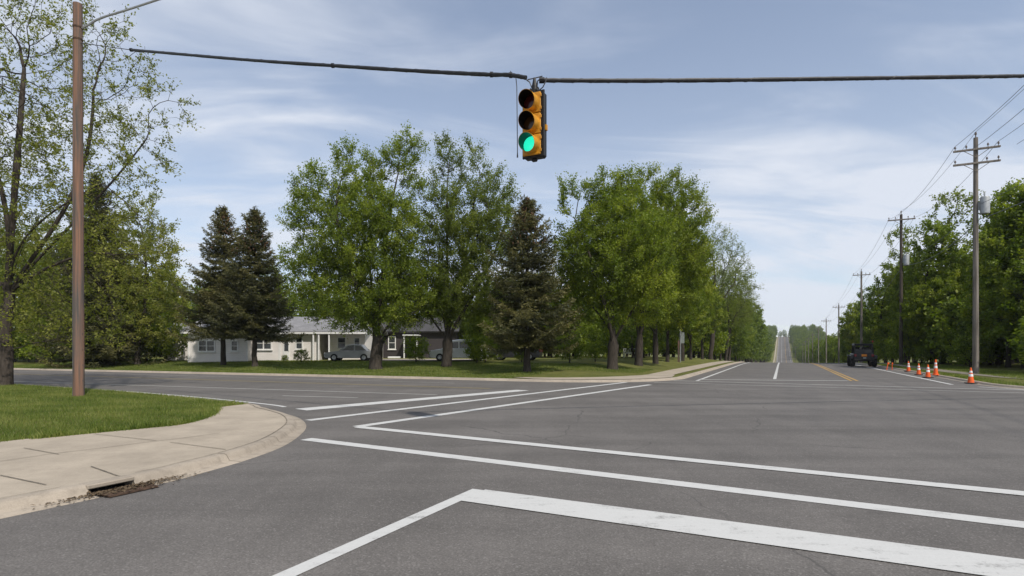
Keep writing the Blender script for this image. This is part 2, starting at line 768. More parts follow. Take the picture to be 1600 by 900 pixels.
M['plate_orange'] = mat_plain('orange_plate', (.72, .24, .02), .5)
M['car_white'] = mat_plain('white_car_paint', (.80, .80, .80), .3, 0, .04)
M['car_grey'] = mat_plain('grey_car_paint', (.30, .305, .31), .4, .3, .08)
M['car_dark'] = mat_plain('dark_car_paint', (.03, .032, .036), .3, 0, .08)
M['rust'] = mat_plain('rusty_iron', (.085, .052, .034), .9, .2, .5, 14)
M['hollow_shade'] = mat_plain('hollow_shade_black', (.008, .008, .008), .95)  # near-black colour standing in for the shade inside the drain
M['sign_back'] = mat_plain('sign_back_grey', (.33, .37, .36), .5, .2)
M['litter'] = mat_plain('dead_leaf', (.10, .07, .04), .9, 0, .5, 30)
M['white_ob'] = mat_plain('white_board', (.80, .80, .78), .6, 0, .05)


# ------------------------------------------------------------------ ground sheets
def struct(name, mb_or_mesh, mat=None):
    if isinstance(mb_or_mesh, MB):
        o = mb_or_mesh.build(name, mat, fix=False)
    else:
        o = link(bpy.data.objects.new(name, mb_or_mesh))
    return tag(o, kind='structure')


def grid_mesh(name, sv, tv, H, mat, keep=None, warp=None):
    S, T = np.meshgrid(sv, tv, indexing='ij')
    if warp is not None:
        S, T = warp(S, T)
    Z = H(S, T)
    X, Y = xy(S, T)
    v = np.stack([X, Y, Z], -1).reshape(-1, 3)
    ns, nt = len(sv), len(tv)
    i, j = np.meshgrid(np.arange(ns - 1), np.arange(nt - 1), indexing='ij')
    a = i * nt + j
    f = np.stack([a, a + nt, a + nt + 1, a + 1], -1).reshape(-1, 4)[:, ::-1]
    f = f[:, ::-1]
    if keep is not None:
        sm = (.25 * (S[:-1, :-1] + S[1:, :-1] + S[:-1, 1:] + S[1:, 1:])).ravel()
        tm = (.25 * (T[:-1, :-1] + T[1:, :-1] + T[:-1, 1:] + T[1:, 1:])).ravel()
        f = f[keep(sm, tm)]
    return np_mesh(name, v, f, mat)


far_s = np.concatenate([np.arange(110, 600, 15), np.arange(600, 1100, 25), [1100, 1200, 1400, 1800, 2600, 3900]])
gs = np.concatenate([[-300, -120, -60], np.arange(-30, 110, 10), far_s])
gt = np.concatenate([[-2500, -1200, -600, -300, -150], np.arange(-90, 91, 15), [150, 300, 600, 1200, 2500]])
struct('ground', grid_mesh('ground', gs, gt, lambda s, t: P(s) - .25, M['ground']))

rs = np.array(sorted(set([-60, -30, -15, 0, 9, 11.5, 20, 30, 34, 40, 50, 60] + list(np.arange(65, 110, 5)) + list(far_s[:-3]))), float)
rt = np.array([-160, -90, -40, -18, -5.0, 0, 3.3, 8.4, 18, 40, 90, 160.])
struct('road', grid_mesh('road', rs, rt, lambda s, t: P(s), M['asphalt'],
       keep=lambda s, t: ((t > -5.1) & (t < 8.5)) | ((s > 9) & (s < 30)) | ((np.abs(t) < 18) & (s > -60) & (s < 34)) | ((t > 5) & (t < 40) & (s < 30))))


def catmull(pts, n=8):
    p = [np.array(q, float) for q in pts]
    p = [2 * p[0] - p[1]] + p + [2 * p[-1] - p[-2]]
    out = []
    for i in range(1, len(p) - 2):
        for u in np.linspace(0, 1, n, endpoint=False):
            a, b, c, d = p[i - 1:i + 3]
            out.append(.5 * ((2 * b) + (c - a) * u + (2 * a - 5 * b + 4 * c - d) * u**2 + (3 * b - a - 3 * c + d) * u**3))
    out.append(p[-2])
    return np.array(out)


def kerb_sweep(name, line, H, side, prof, mat=None):
    """line: (n,2) s,t; profile offsets go to the road side"""
    L = np.asarray(line, float)
    d = np.gradient(L, axis=0)
    d /= np.linalg.norm(d, axis=1)[:, None]
    nrm = np.stack([d[:, 1], -d[:, 0]], 1) * side
    vs, fs = [], []
    for off, z in prof:
        q = L + nrm * off
        X, Y = xy(q[:, 0], q[:, 1])
        vs.append(np.stack([X, Y, H(L[:, 0], L[:, 1]) + z], 1))
    n = len(L)
    v = np.concatenate(vs)
    for k in range(len(prof) - 1):
        a = np.arange(n - 1) + k * n
        fs.append(np.stack([a, a + 1, a + n + 1, a + n], 1))
    me = np_mesh(name, v, np.concatenate(fs), mat or M['kerb'])
    import bmesh
    bm = bmesh.new()
    bm.from_mesh(me)
    bmesh.ops.recalc_face_normals(bm, faces=bm.faces)
    up = sum(f.normal.z for f in bm.faces)
    if up < 0:
        bmesh.ops.reverse_faces(bm, faces=bm.faces)
    bm.to_mesh(me)
    bm.free()
    return struct(name, me)


def flat_poly(name, pts, z, mat):
    """flat s,t polygon at height z"""
    mb = MB()
    vs = [(*xy(s, t), z) for s, t in pts]
    mb.add(vs, [tuple(range(len(vs)))])
    import bmesh
    me = bpy.data.meshes.new(name)
    me.from_pydata(mb.v, [], mb.f)
    me.materials.append(mat)
    bm = bmesh.new()
    bm.from_mesh(me)
    bmesh.ops.triangulate(bm, faces=bm.faces)
    for f in bm.faces:
        if f.normal.z < 0:
            f.normal_flip()
    bm.to_mesh(me)
    bm.free()
    return struct(name, me)


PROF = [(-.02, KERB - .2), (-.02, KERB + .004), (.02, KERB + .012), (.12, KERB + .010), (.155, KERB - .006),
        (.185, .045), (.205, .016), (.23, .012), (.38, .006), (.39, -.05)]

# --- corner where the camera stands
def px_line(pts, z):
    return [st(*at(x, y, z)) for x, y in pts]


back = px_line([(187, 745), (281, 724), (353, 705.5), (406, 688), (437, 671), (448, 659), (441, 649), (424, 643), (400, 637), (372, 630)], KERB)
back = [(-40, back[0][1] - .02), (-5, back[0][1] - .02), (1.5, back[0][1] - .01)] + back + [(11.55, -19.5), (12.0, -26), (12.2, -40), (12.3, -80), (12.3, -150)]
NEAR = catmull(back, 8)
# inlet gap between these s values
G0, G1 = st(*at(122, 757, KERB))[0], st(*at(196, 744, KERB))[0]
i0 = int(np.argmax((NEAR[:, 0] > G0)))
i1 = int(np.argmax((NEAR[:, 0] > G1)))


def t_at(s):
    return float(np.interp(s, NEAR[:60, 0], NEAR[:60, 1]))


seg_a = np.vstack([NEAR[:i0], [[G0, t_at(G0)]]])
seg_b = np.vstack([[[G1, t_at(G1)]], NEAR[i1:]])
flat0 = lambda s, t: 0 * np.asarray(s)
kerb_sweep('kerb', seg_a, flat0, -1, PROF)
kerb_sweep('kerb', seg_b, flat0, -1, PROF)
# ends of the kerb beside the inlet
for g in (G0, G1):
    t0 = t_at(g)
    mb = MB()
    mb.add([(*xy(g, t0 + o), z) for o, z in [(p[0], p[1]) for p in PROF[:8]] + [(-.02, -.1)]], [tuple(range(9))])
    struct('kerb', mb, M['kerb'])

grass_edge = px_line([(0, 691), (60, 686), (150, 677), (235, 669), (281, 664), (312, 657), (333, 649), (341, 642), (344, 636.5), (385, 631.5)], KERB)
e0 = grass_edge[0]
ge = catmull([(-40, e0[1] - .1), (-5, e0[1] - .05)] + grass_edge, 6)
# sidewalk polygon: kerb back line forward, grass edge back
k_end = int(np.argmin(np.hypot(NEAR[:, 0] - ge[-1][0], NEAR[:, 1] - ge[-1][1])))
walk = [tuple(q) for q in NEAR[:k_end + 1]] + [tuple(q) for q in ge[::-1]]
flat_poly('sidewalk', walk, KERB + .006, M['concrete'])
lawn_near = [tuple(q) for q in ge] + [tuple(q) for q in NEAR[k_end + 1:]] + [(-40, -150)]
flat_poly('lawn', lawn_near, KERB, M['lawn'])


def joints(lines, z, w=.016):
    mb = MB()
    for a, b in lines:
        a, b = Vector((*a, z)), Vector((*b, z))
        n = (b - a).cross(Vector((0, 0, 1))).normalized() * w / 2
        mb.add([a - n, b - n, b + n, a + n], [(0, 1, 2, 3)])
    return mb


jl = []
chain = [(0, 722), (75, 711), (162, 700.6), (244, 690), (281, 686), (344, 677.5), (437, 667)]
for a, b in list(zip(chain[:-2], chain[1:-1])) + [((147, 679), (244, 689.5)), ((266, 692), (353, 703.5)), ((37, 701), (92, 711)), ((142, 730), (187, 746)),
             ((0, 744), (72, 759)), ((337, 646), (431, 646))]:
    jl.append((at(*a, KERB), at(*b, KERB)))
kj = [q for q in NEAR if -1 < q[0] and q[1] > -13]
for a, b in zip(kj[:-1], kj[1:]):
    if not (G0 - .3 < a[0] < G1 + .1 and a[1] > -7.4):
        jl.append((xy(*a), xy(*b)))
struct('sidewalk_joints', joints(jl, KERB + .016), M['joint'])

dK = np.gradient(NEAR, axis=0)
dK /= np.linalg.norm(dK, axis=1)[:, None]
LK = np.concatenate([[0], np.cumsum(np.linalg.norm(np.diff(NEAR, axis=0), axis=1))])
mb = MB()
for q in np.arange(LK[i1] + 1.3, LK[i1] + 16, 1.55):
    c0 = np.array([np.interp(q, LK, NEAR[:, k]) for k in (0, 1)])
    d0 = np.array([np.interp(q, LK, dK[:, k]) for k in (0, 1)])
    n0 = np.array([-d0[1], d0[0]])
    vs = []
    for o, zq in PROF[2:9]:
        for e in (-.006, .006):
            p = c0 + n0 * o + d0 * e
            vs.append((*xy(*p), zq + .003))
    mb.add(vs, [(2 * i, 2 * i + 1, 2 * i + 3, 2 * i + 2) for i in range(6)])
struct('kerb_joints', mb, M['joint'])

# --- far corner and the long kerb across the side road
RAD = 6.0
tc_, sc_ = -5.15 - RAD, float(cross_kerb(-5.15 - RAD)) + RAD


def smin(t):
    t = np.asarray(t, float)
    base = cross_kerb(t)
    arc = sc_ - np.sqrt(np.clip(RAD**2 - np.clip(t - tc_, 0, RAD)**2, 0, None))
    return np.where(t > tc_, arc, base)


tl = np.concatenate([np.array([-150, -110, -80, -65]), np.arange(-55, tc_, 4), tc_ + RAD * np.sin(np.linspace(0, math.pi / 2, 16))])
FAR = np.stack([smin(tl), tl], 1)
main_s = np.concatenate([[sc_ + 2, 40, 50, 60], np.arange(65, 110, 5), far_s[:-3]])
FARK = np.vstack([FAR, np.stack([main_s, np.full(len(main_s), -5.15)], 1)])
Hk = lambda s, t: P(s)
kerb_sweep('kerb', FARK, Hk, -1, PROF)
lt = np.concatenate([[-2400, -1000, -500, -300, -200], tl])
lu = np.concatenate([np.array([0, .6, 1.5, 3, 5, 7, 9, 12, 16, 20, 25, 30, 36, 43, 51, 60, 70, 80]), far_s[:-1] - 20])
lawn_far = grid_mesh('lawn', lu, lt, HL, M['lawn'], warp=lambda U, T: (smin(T) + U, T))
struct('lawn', lawn_far)
# sidewalk along the main road and its ramp to the corner
wl = np.vstack([[(32.6, -6.4), (36, -6.4)], np.stack([main_s[1:], np.full(len(main_s[1:]), -6.4)], 1)])


def strip(name, line, width, H, dz, mat):
    L = np.asarray(line, float)
    d = np.gradient(L, axis=0)
    d /= np.linalg.norm(d, axis=1)[:, None]
    nrm = np.stack([d[:, 1], -d[:, 0]], 1)
    vs = []
    for o in (-width / 2, -width / 6, width / 6, width / 2):
        q = L + nrm * o
        X, Y = xy(q[:, 0], q[:, 1])
        vs.append(np.stack([X, Y, H(q[:, 0], q[:, 1]) + dz], 1))
    n = len(L)
    a = np.arange(n - 1)
    f = np.concatenate([np.stack([a + k * n, a + 1 + k * n, a + n + 1 + k * n, a + n + k * n], 1) for k in range(3)])
    v = np.concatenate(vs)
    p = v[f[0]]
    if np.cross(p[1] - p[0], p[2] - p[0])[2] < 0:
        f = f[:, ::-1]
    return struct(name, np_mesh(name, v, f, mat))


strip('sidewalk', wl, 1.3, HL, .022, M['concrete'])
# corner landing between sidewalk and kerb
lk = [FAR[i] for i in range(len(FAR)) if -13.6 < FAR[i][1] < -5.2]
flat_poly('sidewalk_landing', [tuple(q) for q in lk] + [(33.3, -5.6), (33.3, -7.05), (32.0, -7.25), (30.2, -7.9), (28.6, -8.9), (27.3, -10.5), (26.6, -13.0)], KERB + .03, M['concrete'])

# --- right hand verge
RR = 6.0
trk = 8.35
rc_t, rc_s = trk + RR, 31.8
ang = np.linspace(-math.pi / 2, -math.pi, 14)
RK = np.vstack([[(25.8, 150), (25.8, 60), (25.8, 20)], np.stack([rc_s + RR * np.sin(ang), rc_t + RR * np.cos(ang)], 1),
                np.stack([main_s, np.full(len(main_s), trk)], 1)])
kerb_sweep('kerb', RK, Hk, 1, PROF)


def rmin(s):
    s = np.asarray(s, float)
    return np.where(s < rc_s, rc_t - np.sqrt(np.clip(RR**2 - np.clip(rc_s - s, 0, RR)**2, 0, None)), trk)


vs_ = np.concatenate([25.8 + RR * (1 - np.cos(np.linspace(0.02, math.pi / 2, 12))), main_s])
vu = np.concatenate([np.array([0, .5, 1.2, 2.2, 3.5, 5, 7, 10, 14, 20, 30, 45, 70, 120, 200, 400, 800, 2400])])
struct('lawn', grid_mesh('lawn', vs_, vu, HR, M['lawn'], warp=lambda S, U: (S, rmin(S) + U)))
rw = np.array([(31.0, 26), (31.5, 17), (33.5, 12.6), (37, 11.2), (45, 10.2), (55, 9.95), (70, 9.9), (85, 9.9), (110, 9.9)], float)
strip('sidewalk', catmull(rw, 4), 1.3, HR, .02, mat_concrete('dusty_path', (.20, .18, .14), .4))

# ------------------------------------------------------------------ painted markings (4 mm sheets)
DZ = .005


def mark(name, a, b, w, mat, z=DZ, lab=None):
    """stripe between two s,t points; follows the road profile"""
    a, b = np.array(a, float), np.array(b, float)
    d = b - a
    L = np.linalg.norm(d)
    d /= L
    n = np.array([-d[1], d[0]])
    ss = sorted(set([0, L] + [float(u) for u in np.concatenate([rs, [0]]) - a[0] if 0 < u < L])) if abs(d[0]) > .98 else [0, L]
    mb = MB()
    k = len(ss)
    vs = []
    for u in ss:
        for o in (-w / 2, w / 2):
            q = a + d * u + n * o
            vs.append((*xy(*q), float(P(a[0] + d[0] * u)) + z))
    v = np.array(vs)
    f = np.array([(2 * i, 2 * i + 1, 2 * i + 3, 2 * i + 2) for i in range(k - 1)])
    p = v[f[0]]
    if np.cross(p[1] - p[0], p[2] - p[0])[2] < 0:
        f = f[:, ::-1]
    return struct(name, np_mesh(name, v, f, mat))


def pm(a, b, w, mat, name='lane_marking', ext=0.0):
    p, q = np.array(st(*at(*a))), np.array(st(*at(*b)))
    q = q + (q - p) / np.linalg.norm(q - p) * ext
    return mark(name, p, q, w, mat)


mark('lane_marking', (-8, -3.33), (5.54, -3.115), .15, M['white'])
pq = [st(*at(740, 764.5)), st(*at(1600, 879)), st(*at(1500, 902)), st(*at(724, 783))]
dirb = (np.array(pq[1]) - np.array(pq[0]))
mark('stop_line', (5.30, -3.04), (5.12, 9.5), .52, M['white'], DZ + .004)
pm((478, 686.2), (1600, 820.5), .25, M['white'], 'crosswalk_line', 6)
pm((560, 667.6), (1600, 772), .25, M['white'], 'crosswalk_line', 6).location.z = .004
pm((556, 667.0), (1016, 601.2), .25, M['white'], 'crosswalk_line')
pm((481, 657), (978, 597.5), .25, M['white'], 'crosswalk_line')
pm((470, 640.2), (817, 609.8), .62, M['white'], 'stop_line')
pm((10, 595.6), (683, 617), .15, M['worn_white'])
pm((441, 618.5), (559, 621.6), .14, M['worn_white'])
e1 = NEAR + 0
dN = np.gradient(e1, axis=0)
dN /= np.linalg.norm(dN, axis=1)[:, None]
eN = e1 - np.stack([dN[:, 1], -dN[:, 0]], 1) * .85
sel = [q for q in eN if -30 < q[1] < -12.3]
for a, b in zip(sel[:-1], sel[1:]):
    mark('edge_marking', a, b, .13, M['white'])
for o in (0, .28):
    mark('lane_marking', (17.2 + o, -70), (19.95 + o, -10.7), .12, M['worn_yellow'])
mark('lane_marking', (20.0, -70), (22.6, -14), .10, M['worn_white'])
pm((1094, 593.2), (1326, 595), .42, M['worn_white'], 'stop_line')
mark('crosswalk_line', (29.3, -5.0), (28.3, 9.3), .24, M['worn_white'])
mark('crosswalk_line', (27.3, -5.6), (26.5, 8.8), .16, M['worn_white'], DZ)
mark('lane_marking', (33.2, -.36), (1095, -.36), .16, M['white'])
mark('edge_marking', (29.6, -3.9), (1095, -3.9), .16, M['white'])
for o in (0, .26):
    mark('lane_marking', (33.0, 3.18 + o), (1095, 3.18 + o), .12, M['yellow'])
mark('edge_marking', (31.5, 6.95), (1095, 6.95), .16, M['white'])
mark('edge_marking', (30.1, 7.55), (28.3, 9.0), .18, M['white'])


# ------------------------------------------------------------------ plants
def leaf_quads(c, d, nrm, length, width, fold=.18):
    """c base points, d leaf direction, nrm leaf normal; rhombus leaves"""
    sd = np.cross(d, nrm)
    sd /= np.linalg.norm(sd, axis=1)[:, None] + 1e-9
    L, Wd = length[:, None], width[:, None]
    mid = c + d * L * .45 + nrm * Wd * fold
    v = np.stack([c, mid + sd * Wd * .5, c + d * L, mid - sd * Wd * .5], 1).reshape(-1, 3)
    f = np.arange(len(c) * 4).reshape(-1, 4)
    return v, f


def unit(v):
    return v / (np.linalg.norm(v, axis=1)[:, None] + 1e-9)


def colonize(attr, start, par, step, kill, infl, rg, trop=.08, maxit=140):
    pos = [np.array(p, float) for p in start]
    parent = list(par)
    A = attr.copy()
    Pn = np.array(pos)
    D = np.linalg.norm(A[:, None] - Pn[None], axis=2)
    near = D.argmin(1)
    dist = D.min(1)
    kids = {}
    for _ in range(maxit):
        act = dist < infl
        if not act.any():
            break
        Pn = np.array(pos)
        idx = near[act]
        vec = unit(A[act] - Pn[idx])
        acc = np.zeros((len(pos), 3))
        np.add.at(acc, idx, vec)
        tips = np.unique(idx)
        new = []
        for i in tips:
            g = acc[i]
            if np.linalg.norm(g) < 1e-4:
                g = rg.normal(size=3)
            g = g / np.linalg.norm(g) + rg.normal(size=3) * .12 + np.array([0, 0, trop])
            q = pos[i] + step * g / np.linalg.norm(g)
            if any(np.linalg.norm(pos[c] - q) < step * .35 for c in kids.get(i, [])):
                continue
            kids.setdefault(i, []).append(len(pos))
            new.append(len(pos))
            pos.append(q)
            parent.append(int(i))
        if not new:
            break
        Q = np.array([pos[i] for i in new])
        Dn = np.linalg.norm(A[:, None] - Q[None], axis=2)
        k = Dn.argmin(1)
        dm = Dn.min(1)
        up = dm < dist
        near[up] = np.array(new)[k[up]]
        dist = np.minimum(dist, dm)
        live = dist > kill
        A, near, dist = A[live], near[live], dist[live]
        if len(A) == 0:
            break
    return np.array(pos), np.array(parent)


def tree_mesh(seed, env, trunk, base_r, n_attr, step=.45, kill=.7, leaf=(.17, .14), shoots=3, per=12, shoot_len=(.4, .9), infl=9.0,
              leaf_mat='maple', bark='bark', up=.8, tip_r=.012, bare=0.0, spread=.085, tint_zone=None, min_z=None, shell=.45, limbs=True):
    """returns (trunk_mesh, crown_mesh). env: ellipsoids (cx,cy,cz,rx,ry,rz,weight)"""
    rg = np.random.default_rng(seed)
    E = np.array([e[:6] for e in env], float)
    wts = np.array([(e[6] if len(e) > 6 else 1.) * e[3] * e[4] * e[5] for e in env])
    wts /= wts.sum()
    pts = []
    which = rg.choice(len(env), n_attr, p=wts)
    u = unit(rg.normal(size=(n_attr, 3)))
    r = rg.random(n_attr) ** shell
    A = E[which, :3] + u * r[:, None] * E[which, 3:]
    if min_z is not None:
        A = A[A[:, 2] > min_z]
    start = [np.array(p, float) for p in trunk]
    spar = [-1] + list(range(len(start) - 1))
    if limbs:
        fork0 = len(start) - 1
        order = np.argsort(E[:, 2])
        for e in order:
            tgt = E[e, :3] + rg.normal(0, .15, 3) * E[e, 3:]
            fi = fork0 - int(rg.integers(0, 2)) if fork0 > 1 else fork0
            f0 = start[fi]
            L = np.linalg.norm(tgt - f0)
            if tgt[2] < f0[2] + .6 or L < 1.5:
                continue
            k = max(3, int(L * .85 / step))
            prev = fi
            bend = rg.normal(0, .05, 3) * L
            for u in np.linspace(0, .85, k + 1)[1:]:
                h = u ** 1.15
                q = f0 + (tgt - f0) * np.array([h, h, u ** .9]) + bend * math.sin(u * math.pi)
                spar.append(prev)
                prev = len(start)
                start.append(q)
    pos, par = colonize(A, start, spar, step, kill, infl, rg)
    n = len(pos)
    rad = np.zeros(n)
    ex = 2.3
    childs = [[] for _ in range(n)]
    for i in range(1, n):
        childs[par[i]].append(i)
    acc = np.zeros(n)
    desc = np.zeros(n, int)
    for i in range(n - 1, -1, -1):
        if not childs[i]:
            acc[i] = 1
            desc[i] = 1
        else:
            acc[i] = sum(acc[c] for c in childs[i])
            desc[i] = sum(desc[c] for c in childs[i])
    rel = acc ** (1 / ex)
    p_ = math.log(base_r / tip_r) / math.log(max(rel[0], 1.5))
    rad = tip_r * rel ** p_
    zb = trunk[0][2]
    flare = 1 + .34 * np.exp(-(pos[:, 2] - zb) / .35)
    rad = np.where(rad > base_r * .5, rad * flare, rad)
    # tubes along chains
    mbv, mbf = [], []
    nv = 0
    done = np.zeros(n, bool)
    stack = [(0, None)]
    while stack:
        i, fr = stack.pop()
        ch = [] if fr is None else [fr]
        j = i
        while True:
            ch.append(j)
            if not childs[j]:
                break
            cs = sorted(childs[j], key=lambda c: -acc[c])
            for c in cs[1:]:
                stack.append((c, j))
            j = cs[0]
        if len(ch) < 2:
            continue
        pp = pos[ch]
        rr = rad[ch].copy()
        if fr is not None:
            rr[0] = rr[1]
        k = 8 if rr.max() > .12 else (5 if rr.max() > .04 else 3)
        d = np.gradient(pp, axis=0)
        d = unit(d)
        ref = np.cross(d, np.array([.31, .77, .55]))
        ref = unit(ref)
        q = np.cross(d, ref)
        an = np.arange(k) * 2 * math.pi / k
        ring = pp[:, None] + (ref[:, None] * np.cos(an)[None, :, None] + q[:, None] * np.sin(an)[None, :, None]) * rr[:, None, None]
        if rr.max() > .12:
            ring += rg.normal(size=ring.shape) * rr[:, None, None] * .06
        m = len(ch)
        a = (np.arange(m - 1)[:, None] * k + np.arange(k)[None]).ravel()
        b = (np.arange(m - 1)[:, None] * k + (np.arange(k)[None] + 1) % k).ravel()
        mbv.append(ring.reshape(-1, 3))
        mbf.append(np.stack([a, b, b + k, a + k], 1) + nv)
        nv += m * k
    trunk_v = np.concatenate(mbv)
    trunk_f = np.concatenate(mbf)
    # shoots with leaves at the fine ends
    ends = np.where(desc <= 2)[0]
    ends = ends[(ends >= len(start)) | (desc[ends] <= 1)]
    if callable(bare):
        ends = ends[rg.random(len(ends)) > bare(pos[ends])]
    elif bare > 0:
        ends = ends[rg.random(len(ends)) > bare]
    E0 = np.repeat(ends, shoots)
    dirb = unit(pos[E0] - pos[par[E0]])
    sd = unit(dirb * .7 + rg.normal(size=(len(E0), 3)) * .5 + np.array([0, 0, up]))
    sl = rg.uniform(*shoot_len, len(E0))
    ct = rg.normal(.5, .17, n)[E0] + rg.normal(0, .05, len(E0))      # light and dark clumps of foliage
    if tint_zone is not None:
        ct = ct + tint_zone(pos[E0])
    E1 = np.repeat(np.arange(len(E0)), per)
    fr_ = np.tile(np.linspace(.12, 1.0, per), len(E0)) + rg.uniform(-.08, .08, len(E1))
    c = pos[E0][E1] + sd[E1] * (sl[E1] * fr_)[:, None] + rg.normal(size=(len(E1), 3)) * spread
    ld = unit(sd[E1] * .5 + rg.normal(size=(len(E1), 3)) * .8 + np.array([0, 0, -.1]))
    nr = unit(rg.normal(size=(len(E1), 3)) + np.array([0, 0, .7]))
    ln = leaf[0] * rg.uniform(.65, 1.25, len(E1))
    wd = leaf[1] * rg.uniform(.65, 1.25, len(E1))
    v, f = leaf_quads(c, ld, nr, ln, wd)
    tint = np.repeat(np.clip(ct[E1] + rg.normal(0, .10, len(E1)), 0, 1), 4)
    crown = np_mesh('crown', v, f, M[leaf_mat], {'tint': tint})
    # twigs of the shoots join the trunk mesh
    a0 = pos[E0]
    a1 = pos[E0] + sd * sl[:, None] * .9
    o1 = unit(np.cross(sd, np.array([.2, .5, .8]))) * .006
    o2 = np.cross(sd, unit(o1)) * .006
    tv = np.stack([a0 + o1, a0 - o1 * .5 + o2, a0 - o1 * .5 - o2, a1], 1).reshape(-1, 3)
    b = np.arange(len(E0))[:, None] * 4
    tf = np.concatenate([b + np.array([0, 1, 3, 3]), b + np.array([1, 2, 3, 3]), b + np.array([2, 0, 3, 3])])
    allf = [tuple(q) for q in (trunk_f)] + [tuple(q[:3]) for q in (tf + len(trunk_v))]
    me = bpy.data.meshes.new('trunk')
    me.from_pydata(np.concatenate([trunk_v, tv]).tolist(), [], [tuple(int(w) for w in q) for q in allf])
    me.materials.append(M[bark])
    me.polygons.foreach_set('use_smooth', [True] * len(me.polygons))
    me.update()
    return me, crown


def plant_tree(name, meshes, label, loc, rz=0.0, sc=1.0, group=None, cat='tree'):
    r = thing(name, label, cat, loc, rz, group, (sc, sc, sc) if isinstance(sc, (int, float)) else sc)
    for nm, me in zip(('trunk', 'crown'), meshes):
        o = link(bpy.data.objects.new(nm, me))
        o.parent = r
    return r


def env_px(d, bx, by, blobs, flat=.85, grow=1.0):
    """crown lobes given as (px, py, rx, ry, weight, depth shift) at depth d, relative to a base pixel"""
    k = d / FPX
    out = []
    for i, bl in enumerate(blobs):
        px, py, rx, ry = bl[:4]
        w = bl[4] if len(bl) > 4 else 1
        dy = bl[5] if len(bl) > 5 else 0
        out.append(((px - bx) * k, dy, (by - py) * k, rx * k * grow, min(rx, ry) * k * flat * grow, ry * k * grow, w))
    return out


# --- the big maples on the lawn
def lawn_tree(bx, by):
    x, y, z = on(bx, by, HL)
    return x, y, z


x, y, z = lawn_tree(588, 577)
env = env_px(y, 588, 577, [(545, 268, 34, 44), (585, 285, 40, 50), (628, 250, 34, 44), (640, 290, 28, 50), (495, 320, 44, 66), (470, 345, 26, 40), (575, 370, 92, 85), (575, 455, 122, 72), (490, 430, 50, 60), (640, 470, 45, 50)], .9, 1.0)
me = tree_mesh(21, env, [(0, 0, -.3), (-.05, 0, .3), (0, 0, .9), (.05, .05, 1.5), (.1, 0, 2.1)], .40, 2300, .40, .56, (.135, .085), 8, 16, (.45, 1.05), leaf_mat='maple', tip_r=.009, min_z=1.7)
plant_tree('maple_tree', me, 'tallest round maple on the lawn with forked trunk beside the white house', (x, y, z), group='maples on the lawn')

x, y, z = lawn_tree(697, 573)
env = env_px(y, 697, 573, [(698, 255, 24, 42), (738, 262, 26, 44), (765, 300, 28, 44), (795, 320, 22, 44), (690, 335, 30, 60), (735, 370, 78, 85), (725, 455, 96, 62), (790, 400, 30, 80), (655, 450, 45, 60)], .9, 1.0)
me = tree_mesh(22, env, [(0, 0, -.3), (.05, 0, .4), (.1, 0, 1.0), (.1, .05, 1.7), (.15, 0, 2.3)], .36, 2000, .40, .58, (.130, .082), 8, 14, (.45, 1.05), leaf_mat='olive', tip_r=.009, min_z=1.9)
plant_tree('maple_tree', me, 'tall grey-green maple with an airy top standing over the white minivan', (x, y, z), group='maples on the lawn')

x, y, z = lawn_tree(957, 577)
env = env_px(y, 957, 577, [(893, 310, 24, 34), (930, 315, 34, 42), (970, 312, 34, 42), (905, 400, 45, 60), (960, 400, 90, 80), (950, 470, 80, 42), (1010, 460, 38, 48, 1.6, -.8), (900, 460, 40, 50)], .85, 1.08)
sunlit_tint = lambda p: np.where((p[:, 0] > .6) & (p[:, 2] < 6.2), .26, 0.)  # sunlit side of the crown put into a lighter leaf tint
me = tree_mesh(23, env, [(0, 0, -.3), (0, 0, .3), (0, .05, .9), (.05, 0, 1.5), (.05, 0, 2.1)], .34, 2100, .40, .56, (.135, .085), 8, 16, (.45, 1.0), leaf_mat='maple', tip_r=.009, min_z=1.8, tint_zone=sunlit_tint)
plant_tree('maple_tree', me, 'round maple with lower boughs tinted a sunlit yellow-green on the lawn just past the middle spruce', (x, y, z), group='maples on the lawn')

x, y, z = lawn_tree(998, 571)
env = env_px(y, 998, 571, [(1008, 302, 26, 36), (1040, 304, 30, 40), (1068, 335, 34, 52), (985, 350, 50, 60), (1045, 400, 62, 80), (1030, 470, 70, 40), (1085, 410, 28, 60)], .85, 1.1)
me = tree_mesh(24, env, [(0, 0, -.3), (0, 0, .3), (0, 0, 1.0), (.05, 0, 1.8), (.1, 0, 2.4)], .28, 2000, .42, .58, (.135, .085), 8, 16, (.45, 1.05), leaf_mat='bright', tip_r=.009, min_z=2.0)
plant_tree('maple_tree', me, 'big bright green maple, first of the row of trunks beside the main road', (x, y, z), group='maples on the lawn')

# --- general trees to copy: round, tall, airy, bushy
TYPES = {}
TYPES['round'] = tree_mesh(31, [(0, 0, 7.5, 3.6, 3.4, 3.8), (1.2, .4, 10, 2.2, 2.2, 2.6), (-1.4, -.5, 5.6, 2.6, 2.6, 2.4)],
                           [(0, 0, -.4), (0, 0, .6), (.05, 0, 1.4), (.1, 0, 2.2)], .20, 950, .5, .7, (.25, .16), 5, 13, (.4, .9), leaf_mat='bright', min_z=2.0)
TYPES['tall'] = tree_mesh(32, [(0, 0, 8, 2.9, 2.9, 5), (.8, .3, 12, 1.8, 1.8, 2.6), (-.9, 0, 6, 2.8, 2.8, 3.2), (1.4, -.4, 4.6, 2, 2, 2)],
                          [(0, 0, -.4), (0, 0, .7), (-.05, 0, 1.5), (0, 0, 2.4)], .18, 1000, .5, .7, (.25, .16), 5, 13, (.4, .95), leaf_mat='maple', min_z=1.6)
